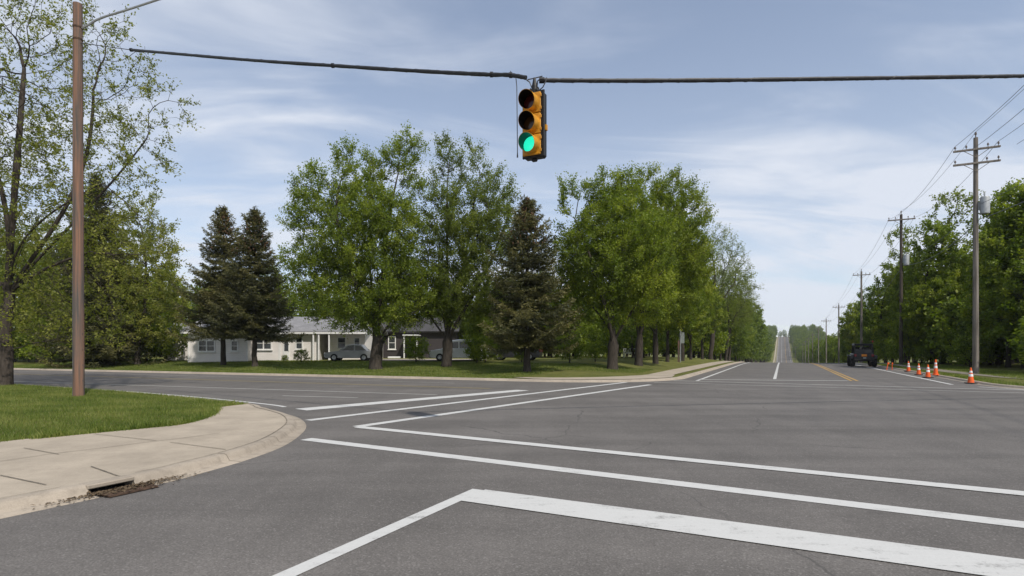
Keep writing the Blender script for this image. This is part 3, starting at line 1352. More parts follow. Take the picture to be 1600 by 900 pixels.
TYPES['deep'] = tree_mesh(33, [(0, 0, 6.5, 3.4, 3.2, 5), (1.0, .6, 10.5, 2.2, 2.2, 2.6), (-1.6, .2, 4.2, 2.6, 2.6, 3.2), (1.8, -.6, 3.4, 2.2, 2.2, 2.6)],
                          [(0, 0, -.4), (0, 0, .7), (.05, 0, 1.3)], .18, 1050, .5, .7, (.26, .165), 5, 13, (.4, .9), leaf_mat='deep', min_z=.8)
TYPES['airy'] = tree_mesh(34, [(0, 0, 10, 2.6, 2.6, 4.2), (1.0, .3, 14, 2.0, 2.0, 2.2), (-1.8, 0, 7.5, 2.0, 2, 2.5)],
                          [(0, 0, -.4), (0, 0, .7), (.1, 0, 1.6), (.15, 0, 2.8), (.1, 0, 4.2)], .18, 560, .5, .7, (.2, .16), 3, 10, (.4, .9), leaf_mat='olive', bare=.1)
TYPES['bare'] = tree_mesh(35, [(.6, 0, 11, 4.0, 3.2, 5.5), (3.0, 0, 9, 3, 2.4, 3)],
                          [(0, 0, -.4), (0, 0, .8), (.2, 0, 2), (.3, 0, 3.5), (.6, 0, 5)], .24, 1100, .45, .62, (.16, .09), 4, 9, (.5, 1.2), leaf_mat='olive', bark='twig', bare=.05, tip_r=.011, up=.3)
TYPES['bush'] = tree_mesh(36, [(0, 0, 1.3, 1.5, 1.4, 1.3), (.8, .2, .9, 1.1, 1, .9), (-.8, -.2, 1.0, 1, 1, .9)],
                          [(0, 0, -.2), (0, 0, .15), (0, 0, .3)], .07, 260, .25, .38, (.15, .11), 3, 10, (.2, .45), leaf_mat='maple', tip_r=.008)
TYPES['wood'] = tree_mesh(37, [(0, 0, 7, 3.6, 3.4, 5.5), (.6, .3, 11, 2.4, 2.4, 2.8), (-1.2, .2, 3.6, 2.8, 2.8, 2.6)],
                          [(0, 0, -.4), (0, 0, .8), (0, 0, 1.6)], .25, 520, .65, 1.0, (.42, .34), 3, 8, (.5, 1.1), leaf_mat='deep', min_z=.6)

used_rot = np.random.default_rng(77)


def tree_at(kind, s, t, h_scale, label, group, name=None, H=None, rz=None, cat='tree'):
    H = H or (HL if t < 0 else HR)
    x, y = xy(s, t)
    z = float(H(s, t))
    sc = h_scale
    return plant_tree(name or 'broadleaf_tree', TYPES[kind], label, (x, y, z - .05), used_rot.uniform(0, 6.28) if rz is None else rz,
                      (sc * used_rot.uniform(.92, 1.1), sc * used_rot.uniform(.92, 1.1), sc), group, cat)


# row on the left of the main road
for kind, s, t, sc in [('round', 47.5, -9.6, 1.12), ('tall', 54, -9.8, .90), ('round', 61, -9.5, .95), ('tall', 69, -9.8, .82), ('round', 78, -9.6, .82)]:
    tree_at(kind, s, t, sc, 'green street tree in the shaded row beside the main road sidewalk', 'row of street trees left of the main road', 'street_tree')
tree_at('bare', 86, -9.4, 1.18, 'thinly leaved grey tree rising behind the row of green street trees', None, 'half_bare_tree', rz=.2)
tree_at('bare', 112, -9.0, 1.0, 'low half bare tree thick with brownish twigs beside the street trees', None, 'half_bare_tree', rz=-1.2)
tree_at('bare', 101, -8.6, 1.02, 'half bare tree with long limbs reaching out towards the road', None, 'half_bare_tree', rz=-.3)
lg = np.random.default_rng(5)
s_ = 92.0
while s_ < 480:
    tree_at(['tall', 'round', 'deep', 'wood'][lg.integers(0, 4)] if s_ < 200 else 'wood', s_, -10.2 - lg.uniform(0, 2.0), lg.uniform(.75, .95) if s_ < 125 else (lg.uniform(1.0, 1.2) if s_ < 200 else lg.uniform(1.3, 1.75)),
            'leafy roadside tree in the line receding down the left of the main road', 'trees receding down the left of the main road', 'roadside_tree')
    if s_ > 110:
        tree_at('wood', s_ + 3, -17 - lg.uniform(0, 5), lg.uniform(.8, 1.1), 'leafy roadside tree in the line receding down the left of the main road',
                'trees receding down the left of the main road', 'roadside_tree')
    s_ += lg.uniform(8, 11) if s_ < 200 else lg.uniform(14, 20)
s_ = 485.0
while s_ < 1060:
    for side in (-1, 1):
        for row in range(2):
            tree_at('wood', s_ + row * 9 + lg.uniform(-4, 4), side * (lg.uniform(10.5, 13) + row * 5) + (2 if side > 0 else 0), lg.uniform(.55, 1.5),
                    'hazy green tree lining the road up the distant hill', 'trees lining the distant hill road', 'distant_tree')
        if s_ > 520:
            for q in (28, 42):
                tree_at('wood', s_ + lg.uniform(-6, 6), side * (q + lg.uniform(-4, 4)), lg.uniform(1.0, 1.4),
                        'hazy green tree lining the road up the distant hill', 'trees lining the distant hill road', 'distant_tree')
    s_ += 20
for i in range(16):
    t = -60 + i * 8 + lg.uniform(-2, 2)
    tree_at('wood', 1170 + lg.uniform(0, 60), t, lg.uniform(1.0, 1.35), 'tree on the hazy skyline at the end of the road', 'trees on the skyline', 'skyline_tree')

# background trees behind the house and maples
for px, d, kind, sc in [(40, 60, 'round', 1.0), (110, 66, 'tall', 1.05), (180, 64, 'round', .95), (250, 70, 'round', .9), (330, 78, 'deep', .85), (430, 82, 'tall', .9),
                        (520, 84, 'deep', .85), (610, 80, 'deep', .9), (690, 84, 'deep', .9), (770, 70, 'deep', .80), (835, 76, 'deep', .9), (900, 72, 'deep', .85),
                        (950, 84, 'deep', .9), (1010, 78, 'deep', .8), (1045, 92, 'deep', .9), (735, 62, 'deep', .55), (862, 60, 'deep', .55), (1075, 100, 'deep', .9)]:
    x = (px - 800) / FPX * d
    s, t = st(x, d)
    tree_at(kind, s, t, sc, 'dark leafy tree in the background behind the houses and lawn', 'trees behind the houses', 'background_tree')

for i in range(34):
    px = -40 + i * 36
    d = 92 + lg.uniform(-8, 14)
    x = (px - 800) / FPX * d
    s, t = st(x, d)
    if t < -13:
        tree_at('wood', s, t, lg.uniform(.7, .95), 'tree in the dark wood closing the view behind the houses', 'wood behind the houses', 'background_tree')
for i in range(13):
    x, y, z = on(-30 + i * 22 + lg.uniform(-6, 6), 567.5 + lg.uniform(-1, 1), HL)
    plant_tree('bush', TYPES['bush'], 'leafy bush in the shade under the trees across the side road', (x, y + 2, z), lg.uniform(0, 6), lg.uniform(1.0, 1.7), 'bushes under the trees across the side road', 'bush')
# --- right hand wood
rg2 = np.random.default_rng(9)
near_right = [('tall', 1575, 43, .86), ('tall', 1600, 40, .92), ('airy', 1475, 58, 1.12), ('tall', 1430, 62, .78), ('round', 1510, 52, .80), ('tall', 1395, 76, .92), ('deep', 1372, 88, .98),
              ('round', 1455, 54, .62), ('round', 1345, 110, 1.0), ('tall', 1540, 60, .92), ('round', 1400, 60, .45), ('deep', 1640, 40, 1.05), ('tall', 1470, 70, .82), ('deep', 1560, 47, .7), ('airy', 1580, 50, 1.05)]
nr_labels = ['dark broad tree crowding the right edge of the picture', 'green tree at the edge of the wood beyond the nearest cone',
             'tall airy tree rising above the wood beside the nearest power pole', 'mid green tree between the first two power poles',
             'dark tree standing right behind the nearest power pole', 'green tree behind the second power pole', 'dark tree just past the second power pole',
             'low bright green tree behind the traffic cones', 'round tree behind the third power pole', 'tall dark tree deep behind the nearest power pole',
             'small bright sapling beside the second power pole', 'dark tree on the outer edge of the right hand wood', 'dark tall tree in the wood behind the cones',
             'low dark tree filling the foot of the wood', 'sparse tall tree at the top right of the wood']
for (kind, px, d, sc), lb in zip(near_right, nr_labels):
    x = (px - 800) / FPX * d
    s, t = st(x, d)
    tree_at(kind, s, max(t, 13.0) if kind != 'round' else max(t, 12.2), sc, lb, 'trees of the wood right of the road', 'woodland_tree', HR)
s_ = 70.0
while s_ < 480:
    for t in (13.8, 19.5, 26):
        if s_ > 150 and t > 20:
            continue
        tree_at(['deep', 'tall', 'round', 'airy'][rg2.integers(0, 4)] if s_ < 160 else 'wood', s_ + rg2.uniform(-3, 3), t + rg2.uniform(-1, 1.5), rg2.uniform(.68, 1.05) if s_ < 100 else rg2.uniform(.55, .9),
                'leafy tree in the dense wood receding right of the main road', 'trees receding right of the main road', 'woodland_tree', HR)
    s_ += 10 if s_ < 160 else 17
for s, t, k in [(50, 16, 1.3), (56, 13.5, 1.0), (44, 15.5, 1.4), (60, 15, 1.4), (66, 13.2, 1.0), (72, 13.3, 1.3), (82, 13, 1.2), (92, 13, 1.3), (104, 12.6, 1.2), (41, 20, 1.8), (38, 22, 1.6), (48, 20, 1.7), (54, 19, 1.7)]:
    tree_at('bush', s, t, k, 'leafy bush in the undergrowth along the foot of the wood', 'bushes along the foot of the wood', 'bush', HR, cat='bush')


for i in range(26):
    tree_at('bush', 36 + i * 1.6, rg2.uniform(15, 25), rg2.uniform(1.7, 2.5), 'leafy bush in the undergrowth along the foot of the wood', 'bushes along the foot of the wood', 'bush', HR, cat='bush')
for i in range(22):
    px = 765 + i * 15 + rg2.uniform(-5, 5)
    d = rg2.uniform(58, 74)
    s, t = st((px - 800) / FPX * d, d)
    if t < -14:
        tree_at('bush', s, t, rg2.uniform(1.5, 2.3), 'leafy bush in the shade behind the maple trunks', 'bushes behind the maple trunks', 'bush', HL, cat='bush')

for i in range(24):
    px = 770 + i * 15 + rg2.uniform(-5, 5)
    d = rg2.uniform(80, 96)
    s, t = st((px - 800) / FPX * d, d)
    if t < -11.5:
        tree_at('bush', s, t, rg2.uniform(2.0, 2.7), 'leafy bush in the shade behind the maple trunks', 'bushes behind the maple trunks', 'bush', HL, cat='bush')


# --- spruces
def spruce_mesh(h, r, seed, z0=1.2, cones=True):
    rg = np.random.default_rng(seed)
    tz = np.linspace(-.3, h, 22)
    tr = np.interp(tz, [-.3, .4, h], [.30, .21, .015])
    mb = MB()
    mb.path([(rg.normal(0, .02), rg.normal(0, .02), q) for q in tz], list(tr), 8)
    C_, D_, N_, L_, W_, T_ = [], [], [], [], [], []
    zc = z0
    while zc < h - .12:
        fz = (zc - z0) / (h - z0)
        nb = int(np.interp(fz, [0, .7, 1], [10, 7, 6]))
        prof = r * ((1 - fz) ** .88) * (1 if fz > .07 else .84) + .10
        a0 = rg.uniform(0, 6.28)
        lay = rg.uniform(.82, 1.12)
        for b in range(nb):
            a = a0 + b * 2 * math.pi / nb + rg.normal(0, .14)
            ln = prof * lay * rg.uniform(.60, 1.18)
            z1 = zc + rg.uniform(-.12, .12)
            rise = np.interp(fz, [0, .5, 1], [-.20, .02, .75])
            us = np.arange(.12, 1.0, max(.05, .12 / max(ln, .2)))
            od = np.array([math.cos(a), math.sin(a), 0])
            sd = np.array([-math.sin(a), math.cos(a), 0])
            up_ = np.array([0, 0, 1.])
            zz_ = z1 + rise * us * ln - .17 * ln * np.sin(us * math.pi) + .12 * ln * us**2
            pts = od * (us * ln)[:, None] + up_ * zz_[:, None]
            q = pts[::max(1, len(pts) // 4)]
            mb.path([(0, 0, z1)] + [tuple(p) for p in q], [.03 * (1 - .8 * k_ / 6) for k_ in range(1 + len(q))], 3)
            bt = rg.normal(.42, .17)
            # side twigs, each a row of short needle sprays
            for sg in (-1, 1):
                tw = (.10 + .95 * np.sin(np.clip(1.05 - us, 0, 1) * 2.2) * min(1.0, ln / 3.2)) * rg.uniform(.7, 1.15, len(us))
                dd = unit(od * .62 + sd * sg + up_ * -.16 + rg.normal(0, .14, (len(us), 3)))
                for k_ in range(7):
                    on_ = tw > k_ * .13
                    if not on_.any():
                        break
                    base = pts[on_] + dd[on_] * (k_ * .13) + rg.normal(0, .025, (on_.sum(), 3))
                    for sp in (-.7, .0, .7):
                        d2 = unit(dd[on_] + od * sp * .6 + up_ * rg.normal(0, .22, (on_.sum(), 1)) + rg.normal(0, .16, (on_.sum(), 3)))
                        C_.append(base)
                        D_.append(d2)
                        L_.append(rg.uniform(.15, .25, on_.sum()))
                        W_.append(rg.uniform(.035, .065, on_.sum()))
                        T_.append(bt + .20 * (us[on_] > .8) + .10 * (k_ * .13 > tw[on_] - .2) + rg.normal(0, .08, on_.sum()))
            for d0, q_len, rep in ((od * .5 + up_ * .6, .2, 2), (od * .35 - up_ * .7, .26, 2), (od, .24, 2)):
                for _k in range(rep):
                    C_.append(pts + rg.normal(0, .03, pts.shape))
                    D_.append(unit(d0 + rg.normal(0, .3, pts.shape)))
                    L_.append(q_len * rg.uniform(.7, 1.2, len(us)))
                    W_.append(rg.uniform(.04, .07, len(us)))
                    T_.append(bt + .20 * (us > .8) + rg.normal(0, .08, len(us)))
        zc += np.interp(fz, [0, .6, 1], [.50, .38, .22]) * rg.uniform(.85, 1.15)
    C_, D_ = np.concatenate(C_), unit(np.concatenate(D_))
    L_, W_, T_ = np.concatenate(L_), np.concatenate(W_), np.concatenate(T_)
    N_ = rg.normal(size=C_.shape) + np.array([0, 0, .8])
    N_ = unit(N_ - D_ * (N_ * D_).sum(1)[:, None])
    v, f = leaf_quads(C_, D_, N_, L_, W_, .1)
    tint = np.repeat(np.clip(T_, 0, 1), 4)
    cm = MB()
    for _ in range(420 if cones else 0):
        q = h - rg.random() ** 1.4 * h * .28 - .1
        rr = r * ((h - q) / (h - z0)) ** .85 * rg.uniform(.4, .95)
        a = rg.uniform(0, 6.28)
        cm.path([(rr * math.cos(a), rr * math.sin(a), q), (rr * math.cos(a), rr * math.sin(a), q - .07), (rr * math.cos(a), rr * math.sin(a), q - .15)], [.014, .042, .012], 5, caps=False)
    mi = np.zeros(len(f), int)
    if cm.f:
        f = np.vstack([f, np.array(cm.f) + len(v)])
        v = np.vstack([v, np.array(cm.v)])
        mi = np.concatenate([mi, np.ones(len(cm.f), int)])
        tint = np.concatenate([tint, np.zeros(len(cm.v))])
    crown = np_mesh('crown', v, f, [M['needle'], M['cone_brown']], {'tint': tint}, mi)
    tk = mb.build('trunk', M['bark'], smooth=False, fix=False)
    tme = tk.data
    bpy.data.objects.remove(tk)
    return tme, crown


def plant_spruce(bx, by, top, width, seed, label, z0, cones=True, wide=1.15):
    x, y, z = on(bx, by, HL)
    h = (by - top) * y / FPX
    r = width / 2 * y / FPX * wide
    tme, crown = spruce_mesh(h, r, seed, z0, cones)
    o = plant_tree('spruce_tree', (tme, crown), label, (x, y, z), group='spruces on the lawn')
    return o


plant_spruce(349, 571, 322, 128, 41, 'dark spruce with a brown cone-laden top in front of the white house', 3.1)
plant_spruce(398, 573, 326, 146, 42, 'wide dark spruce in front of the window bay of the white house', 3.0)
plant_spruce(824, 581, 306, 142, 43, 'single dark brownish spruce on the lawn between two round maples', 2.0, True, 1.34)

# --- big near tree at the left edge
x, y, z = on(6, 602, lambda s, t: KERB)
env = env_px(y, 4, 602, [(0, 180, 190, 190), (150, 110, 85, 95, 1.3), (225, 175, 75, 60, 1.2), (200, 250, 90, 60, 1.1), (60, 330, 180, 90, 1.3), (180, 390, 100, 80, 1.9), (90, 480, 130, 75, 1.9), (-150, 250, 160, 200, .5),
                          (40, 40, 120, 90), (165, 520, 60, 30, .8)], .9)
me = tree_mesh(51, env, [(0, 0, -.3), (.05, 0, .5), (.05, .05, 1.4), (0, 0, 2.2), (.1, 0, 3.0), (.25, 0, 3.8)], .25, 4200, .34, .50, (.130, .062), 3, 11, (.3, .85), leaf_mat='spring', bark='twig', up=.05, tip_r=.0075, spread=.045, min_z=1.0, bare=lambda p: np.where(p[:, 2] > 6.5, .38, .0))
plant_tree('spreading_tree', me, 'large sparse tree with fine spring leaves at the left edge of the corner lawn', (x, y, z))

# leafy trees across the side road at the left
lt_spec = [(60, 562, 380, [(60, 420, 110, 80), (-20, 440, 90, 90), (90, 500, 110, 55)], 61, 'olive', 'low dense olive tree behind the wooden pole across the side road'),
           (215, 566, 300, [(215, 390, 62, 68), (190, 450, 85, 70), (240, 470, 52, 75), (170, 510, 80, 40), (225, 330, 30, 40, .7)], 62, 'spring', 'dense spring green tree beside the white house left of the spruces')]
for bx, by, top, blobs, sd, lm, lab in lt_spec:
    x, y, z = on(bx, by + 4, HL)
    me = tree_mesh(sd, env_px(y, bx, by, blobs), [(0, 0, -.3), (0, 0, .5), (.05, 0, 1.0)], .22, 1900, .42, .58, (.16, .10), 4, 14, (.35, .8), leaf_mat=lm, tip_r=.009, min_z=.35)
    plant_tree('broadleaf_tree', me, lab, (x, y, z), group='trees across the side road')
x, d = (150 - 800) / FPX * 46, 46
tme, crown = spruce_mesh(16.0, 5.0, 44, 1.0, False)
s, t = st(x, d)
plant_tree('spruce_tree', (tme, crown), 'tall spruce hidden behind the leafy trees at the left', (x, d, float(HL(s, t))))

# bushes near the house and the cars
for px, py, sc, lb in [(650, 566, .78, 'rounded dark bush at the front of the white minivan'), (745, 568, .80, 'small bush on the lawn behind the right end of the minivan'),
                       (471, 566, .42, 'small shrub beside the house entry'), (445, 565, .22, 'tiny plant under the entry door of the house'),
                       (758, 567, .7, 'loose green bush left of the middle spruce'), (890, 566, .7, 'low bush in the shade past the middle spruce'),
                       (930, 564, .6, 'low bush in the shade behind the maple with sunlit-tinted boughs'), (815, 565, .5, 'bright little bush near the foot of the middle spruce')]:
    x, y, z = on(px, py, HL)
    plant_tree('bush', TYPES['bush'], lb, (x, y, z), used_rot.uniform(0, 6), sc, None, 'bush')
x, y, z = on(748, 567, HL)
plant_tree('sapling', TYPES['round'], 'slim bright green young tree behind the minivan', (x, y + 3, z), 1.0, .36)


# ------------------------------------------------------------------ grass blades
def in_poly(S, T, poly):
    poly = np.asarray(poly)
    inside = np.zeros(len(S), bool)
    j = len(poly) - 1
    for i in range(len(poly)):
        si, ti = poly[i]
        sj, tj = poly[j]
        c = ((ti > T) != (tj > T)) & (S < (sj - si) * (T - ti) / (tj - ti + 1e-12) + si)
        inside ^= c
        j = i
    return inside


def blades(name, S, T, H, hmin, hmax, w, seed, label):
    rg = np.random.default_rng(seed)
    n = len(S)
    X, Y = xy(S, T)
    Z = H(S, T)
    c = np.stack([X, Y, Z - .01], 1)
    ht = rg.uniform(hmin, hmax, n)
    lean = rg.normal(size=(n, 3)) * .45
    lean[:, 2] = 1
    d = unit(lean)
    a = rg.uniform(0, 6.28, n)
    sd = np.stack([np.cos(a), np.sin(a), 0 * a], 1) * w * rg.uniform(.7, 1.3, n)[:, None]
    tip = c + d * ht[:, None]
    v = np.stack([c - sd, c + sd, tip], 1).reshape(-1, 3)
    f = np.arange(n * 3).reshape(-1, 3)
    clump = .5 + .22 * np.sin(X * 1.7 + 2 * np.sin(Y * 1.1)) * np.sin(Y * 2.3 + X * .6)
    tint = np.repeat(np.clip(rg.normal(0, .18, n) + clump, 0, 1), 3)
    me = np_mesh(name, v, f, M['grass'], {'tint': tint})
    return tag(link(bpy.data.objects.new(name, me)), label, 'grass', None, 'stuff')


rg3 = np.random.default_rng(3)
N0 = 420000
S = rg3.uniform(0, 12.6, N0)
T = rg3.uniform(-34, -8, N0)
ok = in_poly(S, T, lawn_near)
S, T = S[ok], T[ok]
X, Y = xy(S, T)
ok = (X / Y > -.98) & (Y > 6) & (rg3.random(len(S)) < np.clip(1.2 - Y / 30, .25, 1))
blades('grass', S[ok][:150000], T[ok][:150000], lambda s, t: KERB + 0 * s, .035, .11, .0055, 4, 'short green grass with stray blades on the corner lawn')
# longer tufts along edges of the near lawn
ie = rg3.integers(0, len(ge) - 1, 5200)
uu = rg3.random(5200)[:, None]
q = ge[ie] * (1 - uu) + ge[ie + 1] * uu + rg3.normal(0, .05, (5200, 2)) + np.array([0, -.05])
iN = rg3.integers(k_end, min(k_end + 40, len(NEAR) - 1), 3500)
uu = rg3.random(3500)[:, None]
q2 = NEAR[iN] * (1 - uu) + NEAR[iN + 1] * uu + rg3.normal(0, .05, (3500, 2)) + np.array([-.08, 0])
q = np.vstack([q, q2])
wS, wT = [], []
for _ in range(70):
    q0 = lawn_near[int(rg3.integers(5, len(ge)))] if rg3.random() < .5 else (rg3.uniform(5, 11.5), rg3.uniform(-26, -11))
    m_ = int(rg3.integers(14, 40))
    wS.append(q0[0] + rg3.normal(0, .05, m_))
    wT.append(q0[1] - .06 + rg3.normal(0, .05, m_))
wS, wT = np.concatenate(wS), np.concatenate(wT)
ok = in_poly(wS, wT, lawn_near)
blades('weed_tufts', wS[ok], wT[ok], lambda s, t: KERB + 0 * s, .09, .22, .010, 16, 'taller weed tufts standing in the corner lawn')
blades('edge_grass', q[:, 0], q[:, 1], lambda s, t: KERB + 0 * s, .04, .13, .006, 6, 'ragged longer grass along the edge of the corner lawn')
T = rg3.uniform(-62, -6.2, 160000)
U = rg3.uniform(.15, 12, 160000) ** 1.0
S = smin(T) + U
X, Y = xy(S, T)
ok = (np.abs(X / Y) < .98) & (Y > 0) & ((np.abs(T + 6.9) > .9) | (S < 31)) & ~((S < 33.5) & (T > -12.5) & (S - smin(T) < 7))
blades('grass', S[ok], T[ok], HL, .05, .14, .012, 7, 'green lawn grass in front of the white house')
S = rg3.uniform(28, 75, 60000)
T = rmin(S) + rg3.uniform(.05, 5, 60000)
ok = (np.abs(T - 9.95) > .7)
blades('grass', S[ok], T[ok], HR, .05, .16, .012, 8, 'verge grass between the kerb and the wood')


# ------------------------------------------------------------------ storm drain in the near kerb
tg = t_at((G0 + G1) / 2)
ds = thing('storm_drain', 'rusty storm drain grate under a dark kerb inlet beside the sidewalk', 'drain', (*xy((G0 + G1) / 2, tg), 0), -ANG)
# local axes: y along s, x along t
hl = (G1 - G0) / 2
MB().bbox((.085, 0, KERB - .012), (.20, 2 * hl + .02, .05), .01).build('hood', M['kerb'], ds)
MB().box((-.02, 0, .02), (.03, 2 * hl, .10)).build('throat_shade', M['hollow_shade'], ds)  # black plate, shade of the inlet opening put into its colour
mb = MB()
gw, gl = .30, 2 * hl + .02
for k in range(9):
    mb.box((.20 + gw * (k / 8), .06, .014), (.022, gl, .016))
for k in range(4):
    mb.box((.20 + gw / 2, .06 - gl / 2 + gl * k / 3, .0145), (gw + .02, .025, .019))
mb.build('grate', M['rust'], ds)
MB().box((.20 + gw / 2, .06, .004), (gw + .04, gl + .03, .006)).build('pit_shade', M['hollow_shade'], ds)  # flat black sheet painting the shade below the grate
lv = np.random.default_rng(12)
n = 700
c = np.stack([*xy(lv.normal((G0 + G1) / 2 + .1, .33, n), tg + .22 + np.abs(lv.normal(0, .11, n))), np.full(n, .026)], 1)
v, f = leaf_quads(c, unit(lv.normal(size=(n, 3)) * np.array([1, 1, .15])), unit(lv.normal(size=(n, 3)) * .3 + np.array([0, 0, 1])), lv.uniform(.02, .06, n), lv.uniform(.01, .03, n))
tag(link(bpy.data.objects.new('leaf_litter', np_mesh('leaf_litter', v, f, M['litter']))), 'brown leaf litter caught on the drain grate', 'leaf litter', None, 'stuff')

# ------------------------------------------------------------------ wooden pole with lamp arm
px_, py_ = at(123, 619, KERB)
k_ = py_ / FPX


def zpx(y, depth):
    return EYE + (HOR - y) / FPX * depth


H_pole = zpx(6, py_) - KERB
pole = thing('utility_pole', 'reddish brown wooden pole on the corner lawn carrying a lamp arm and the signal cable', 'utility pole', (px_, py_, KERB))
zs = np.linspace(-.3, H_pole, 14)
MB().path([(-.03 * q / H_pole, 0, q) for q in zs], [np.interp(q, [-.3, H_pole], [.158, .128]) for q in zs], 18).build('shaft', M['pole_red'], pole, True)
mb = MB()
for q in (zpx(62, py_) - KERB, zpx(43, py_) - KERB):
    mb.lathe([(.132, q - .025), (.142, q - .025), (.142, q + .025), (.132, q + .025)], 18, (-.03 * q / H_pole, 0, 0))
mb.build('band', M['rust'], pole, True)
arm_pts = [(.11, 0, zpx(44, py_) - KERB)]
for ax, ay in [(140, 38), (150, 31.5), (165, 25.5), (190, 18), (215, 10), (245, 0), (290, -14), (330, -25)]:
    arm_pts.append(((ax - 800) / FPX * py_ - px_, 0, zpx(ay, py_) - KERB))
arm = MB().path(arm_pts, .034, 8).build('lamp_arm', M['galv'], pole, True)
MB().bbox((arm_pts[-1][0] + .3, 0, arm_pts[-1][2] + .03), (.75, .3, .16), .05).build('lamp_head', M['galv'], pole)
mb = MB()
for q in np.arange(.5, 2.4, .5):
    mb.box((.150, -.03, q), (.012, .012, .05))
mb.path([(-.09, -.130, .0), (-.10, -.118, 4.1), (-.11, -.098, H_pole * .9)], .012, 5)
mb.build('ground_wire', M['wire'], pole)

# span cable: pole -> signal -> off to the right
SIGD = 9.85
sgx = (833 - 800) / FPX * SIGD


def cpt(px, py, depth):
    return ((px - 800) / FPX * depth, depth, zpx(py, depth))


def dep(px):      # depth along the line from pole to signal
    r = (px - 800) / FPX
    ax, ay = px_, py_
    bx, by = sgx, SIGD
    u = (r * ay - ax) / ((bx - ax) - r * (by - ay))
    return ay + (by - ay) * u


lpts = [(205, 78), (280, 84.5), (360, 91.5), (440, 97.5), (520, 102.5), (600, 107.8), (680, 112.5), (740, 115.5), (770, 116.8), (790, 117), (806, 118.5), (822, 121.5)]
lw = [cpt(a, b, dep(a)) for a, b in lpts]
span = thing('signal_cable', 'thick black lashed cable slung between the wooden pole and the traffic signal', 'cable', lw[0])


def rel(pts, o):
    return [tuple(np.array(p) - np.array(o)) for p in pts]


def lumpy(pts, n, base, seed):
    rg = np.random.default_rng(seed)
    P_ = catmull(pts, n)
    return P_, [base * q for q in rg.uniform(.9, 1.1, len(P_))]


def helix(P_, rad, pitch, r, mb, phase=0):
    P_ = np.asarray(P_)
    seg = np.linalg.norm(np.diff(P_, axis=0), axis=1)
    L = np.concatenate([[0], np.cumsum(seg)])
    n = int(L[-1] / pitch * 10)
    u = np.linspace(0, L[-1], n)
    Q = np.stack([np.interp(u, L, P_[:, i]) for i in range(3)], 1)
    d = unit(np.gradient(Q, axis=0))
    e1_ = unit(np.cross(d, np.array([0, 0, 1.])))
    e2_ = np.cross(e1_, d)
    a = u / pitch * 2 * math.pi + phase
    H_ = Q + (e1_ * np.cos(a)[:, None] + e2_ * np.sin(a)[:, None]) * rad
    mb.path([tuple(p) for p in H_], r, 4)


P_, rr_ = lumpy(rel(lw, lw[0]), 7, .038, 1)
MB().path([tuple(p) for p in P_], rr_, 8).build('loom', M['cable'], span, True)
mb = MB()
helix(P_, .038, .55, .0035, mb)
mb.build('lashing_wire', M['wire'], span)
mb = MB()
for a, b in [(798, 117.5), (768, 116.5), (520, 102.5), (205, 78)]:
    p = np.array(cpt(a, b, dep(a))) - np.array(lw[0])
    mb.path([p + np.array([-.03, 0, 0]), p + np.array([.03, 0, 0])], .052, 8)
mb.path([np.array(cpt(798, 117, dep(798))) - np.array(lw[0]), np.array(cpt(798, 111, dep(798))) - np.array(lw[0])], .008, 5)
mb.build('clamp', M['signal_black'], span, True)
gp = [(.0, 0, 0), tuple(np.array(cpt(125, 67, py_)) - np.array(lw[0]))]
MB().path(gp, .012, 6).build('messenger_wire', M['wire'], span)
dr = [cpt(806, 121, dep(806)), cpt(807.5, 135, dep(806)), cpt(808, 180, dep(806)), cpt(808.5, 238, dep(806)), cpt(808.5, 246, dep(806))]
mb = MB()
mb.path(rel(dr, lw[0]), [.008, .008, .008, .008, .016], 6)
mb.build('drop_wire', M['wire'], span, True)

rp = [(846, 125.5), (920, 126), (1010, 126), (1100, 125.4), (1200, 124.4), (1300, 123), (1400, 121.6), (1500, 120.2), (1600, 118.6), (1760, 115), (2100, 104), (2700, 80)]
rw_ = [cpt(a, b, SIGD + (a - 846) / 754 * 1.6) for a, b in rp]
span2 = thing('signal_cable', 'thick black lashed cable running from the signal out of the picture to the right', 'cable', rw_[0])
P_, rr_ = lumpy(rel(rw_, rw_[0]), 8, .040, 2)
MB().path([tuple(p) for p in P_], rr_, 8).build('loom', M['cable'], span2, True)
mb = MB()
helix(P_, .040, .34, .0035, mb)
mb.build('lashing_wire', M['wire'], span2)
mb = MB()
p = np.array([0, 0, 0.])
mb.path([p + np.array([-.04, 0, 0]), p + np.array([.05, 0, 0])], .054, 8)
mb.build('clamp', M['signal_black'], span2, True)

# ------------------------------------------------------------------ traffic signal
stop_z, sbot_z = zpx(143, SIGD), zpx(247, SIGD)
sh = stop_z - sbot_z
sig = thing('traffic_signal', 'yellow and black three lamp traffic signal hanging from the cable with its green lamp lit', 'traffic signal', (sgx, SIGD, sbot_z), -ANG)
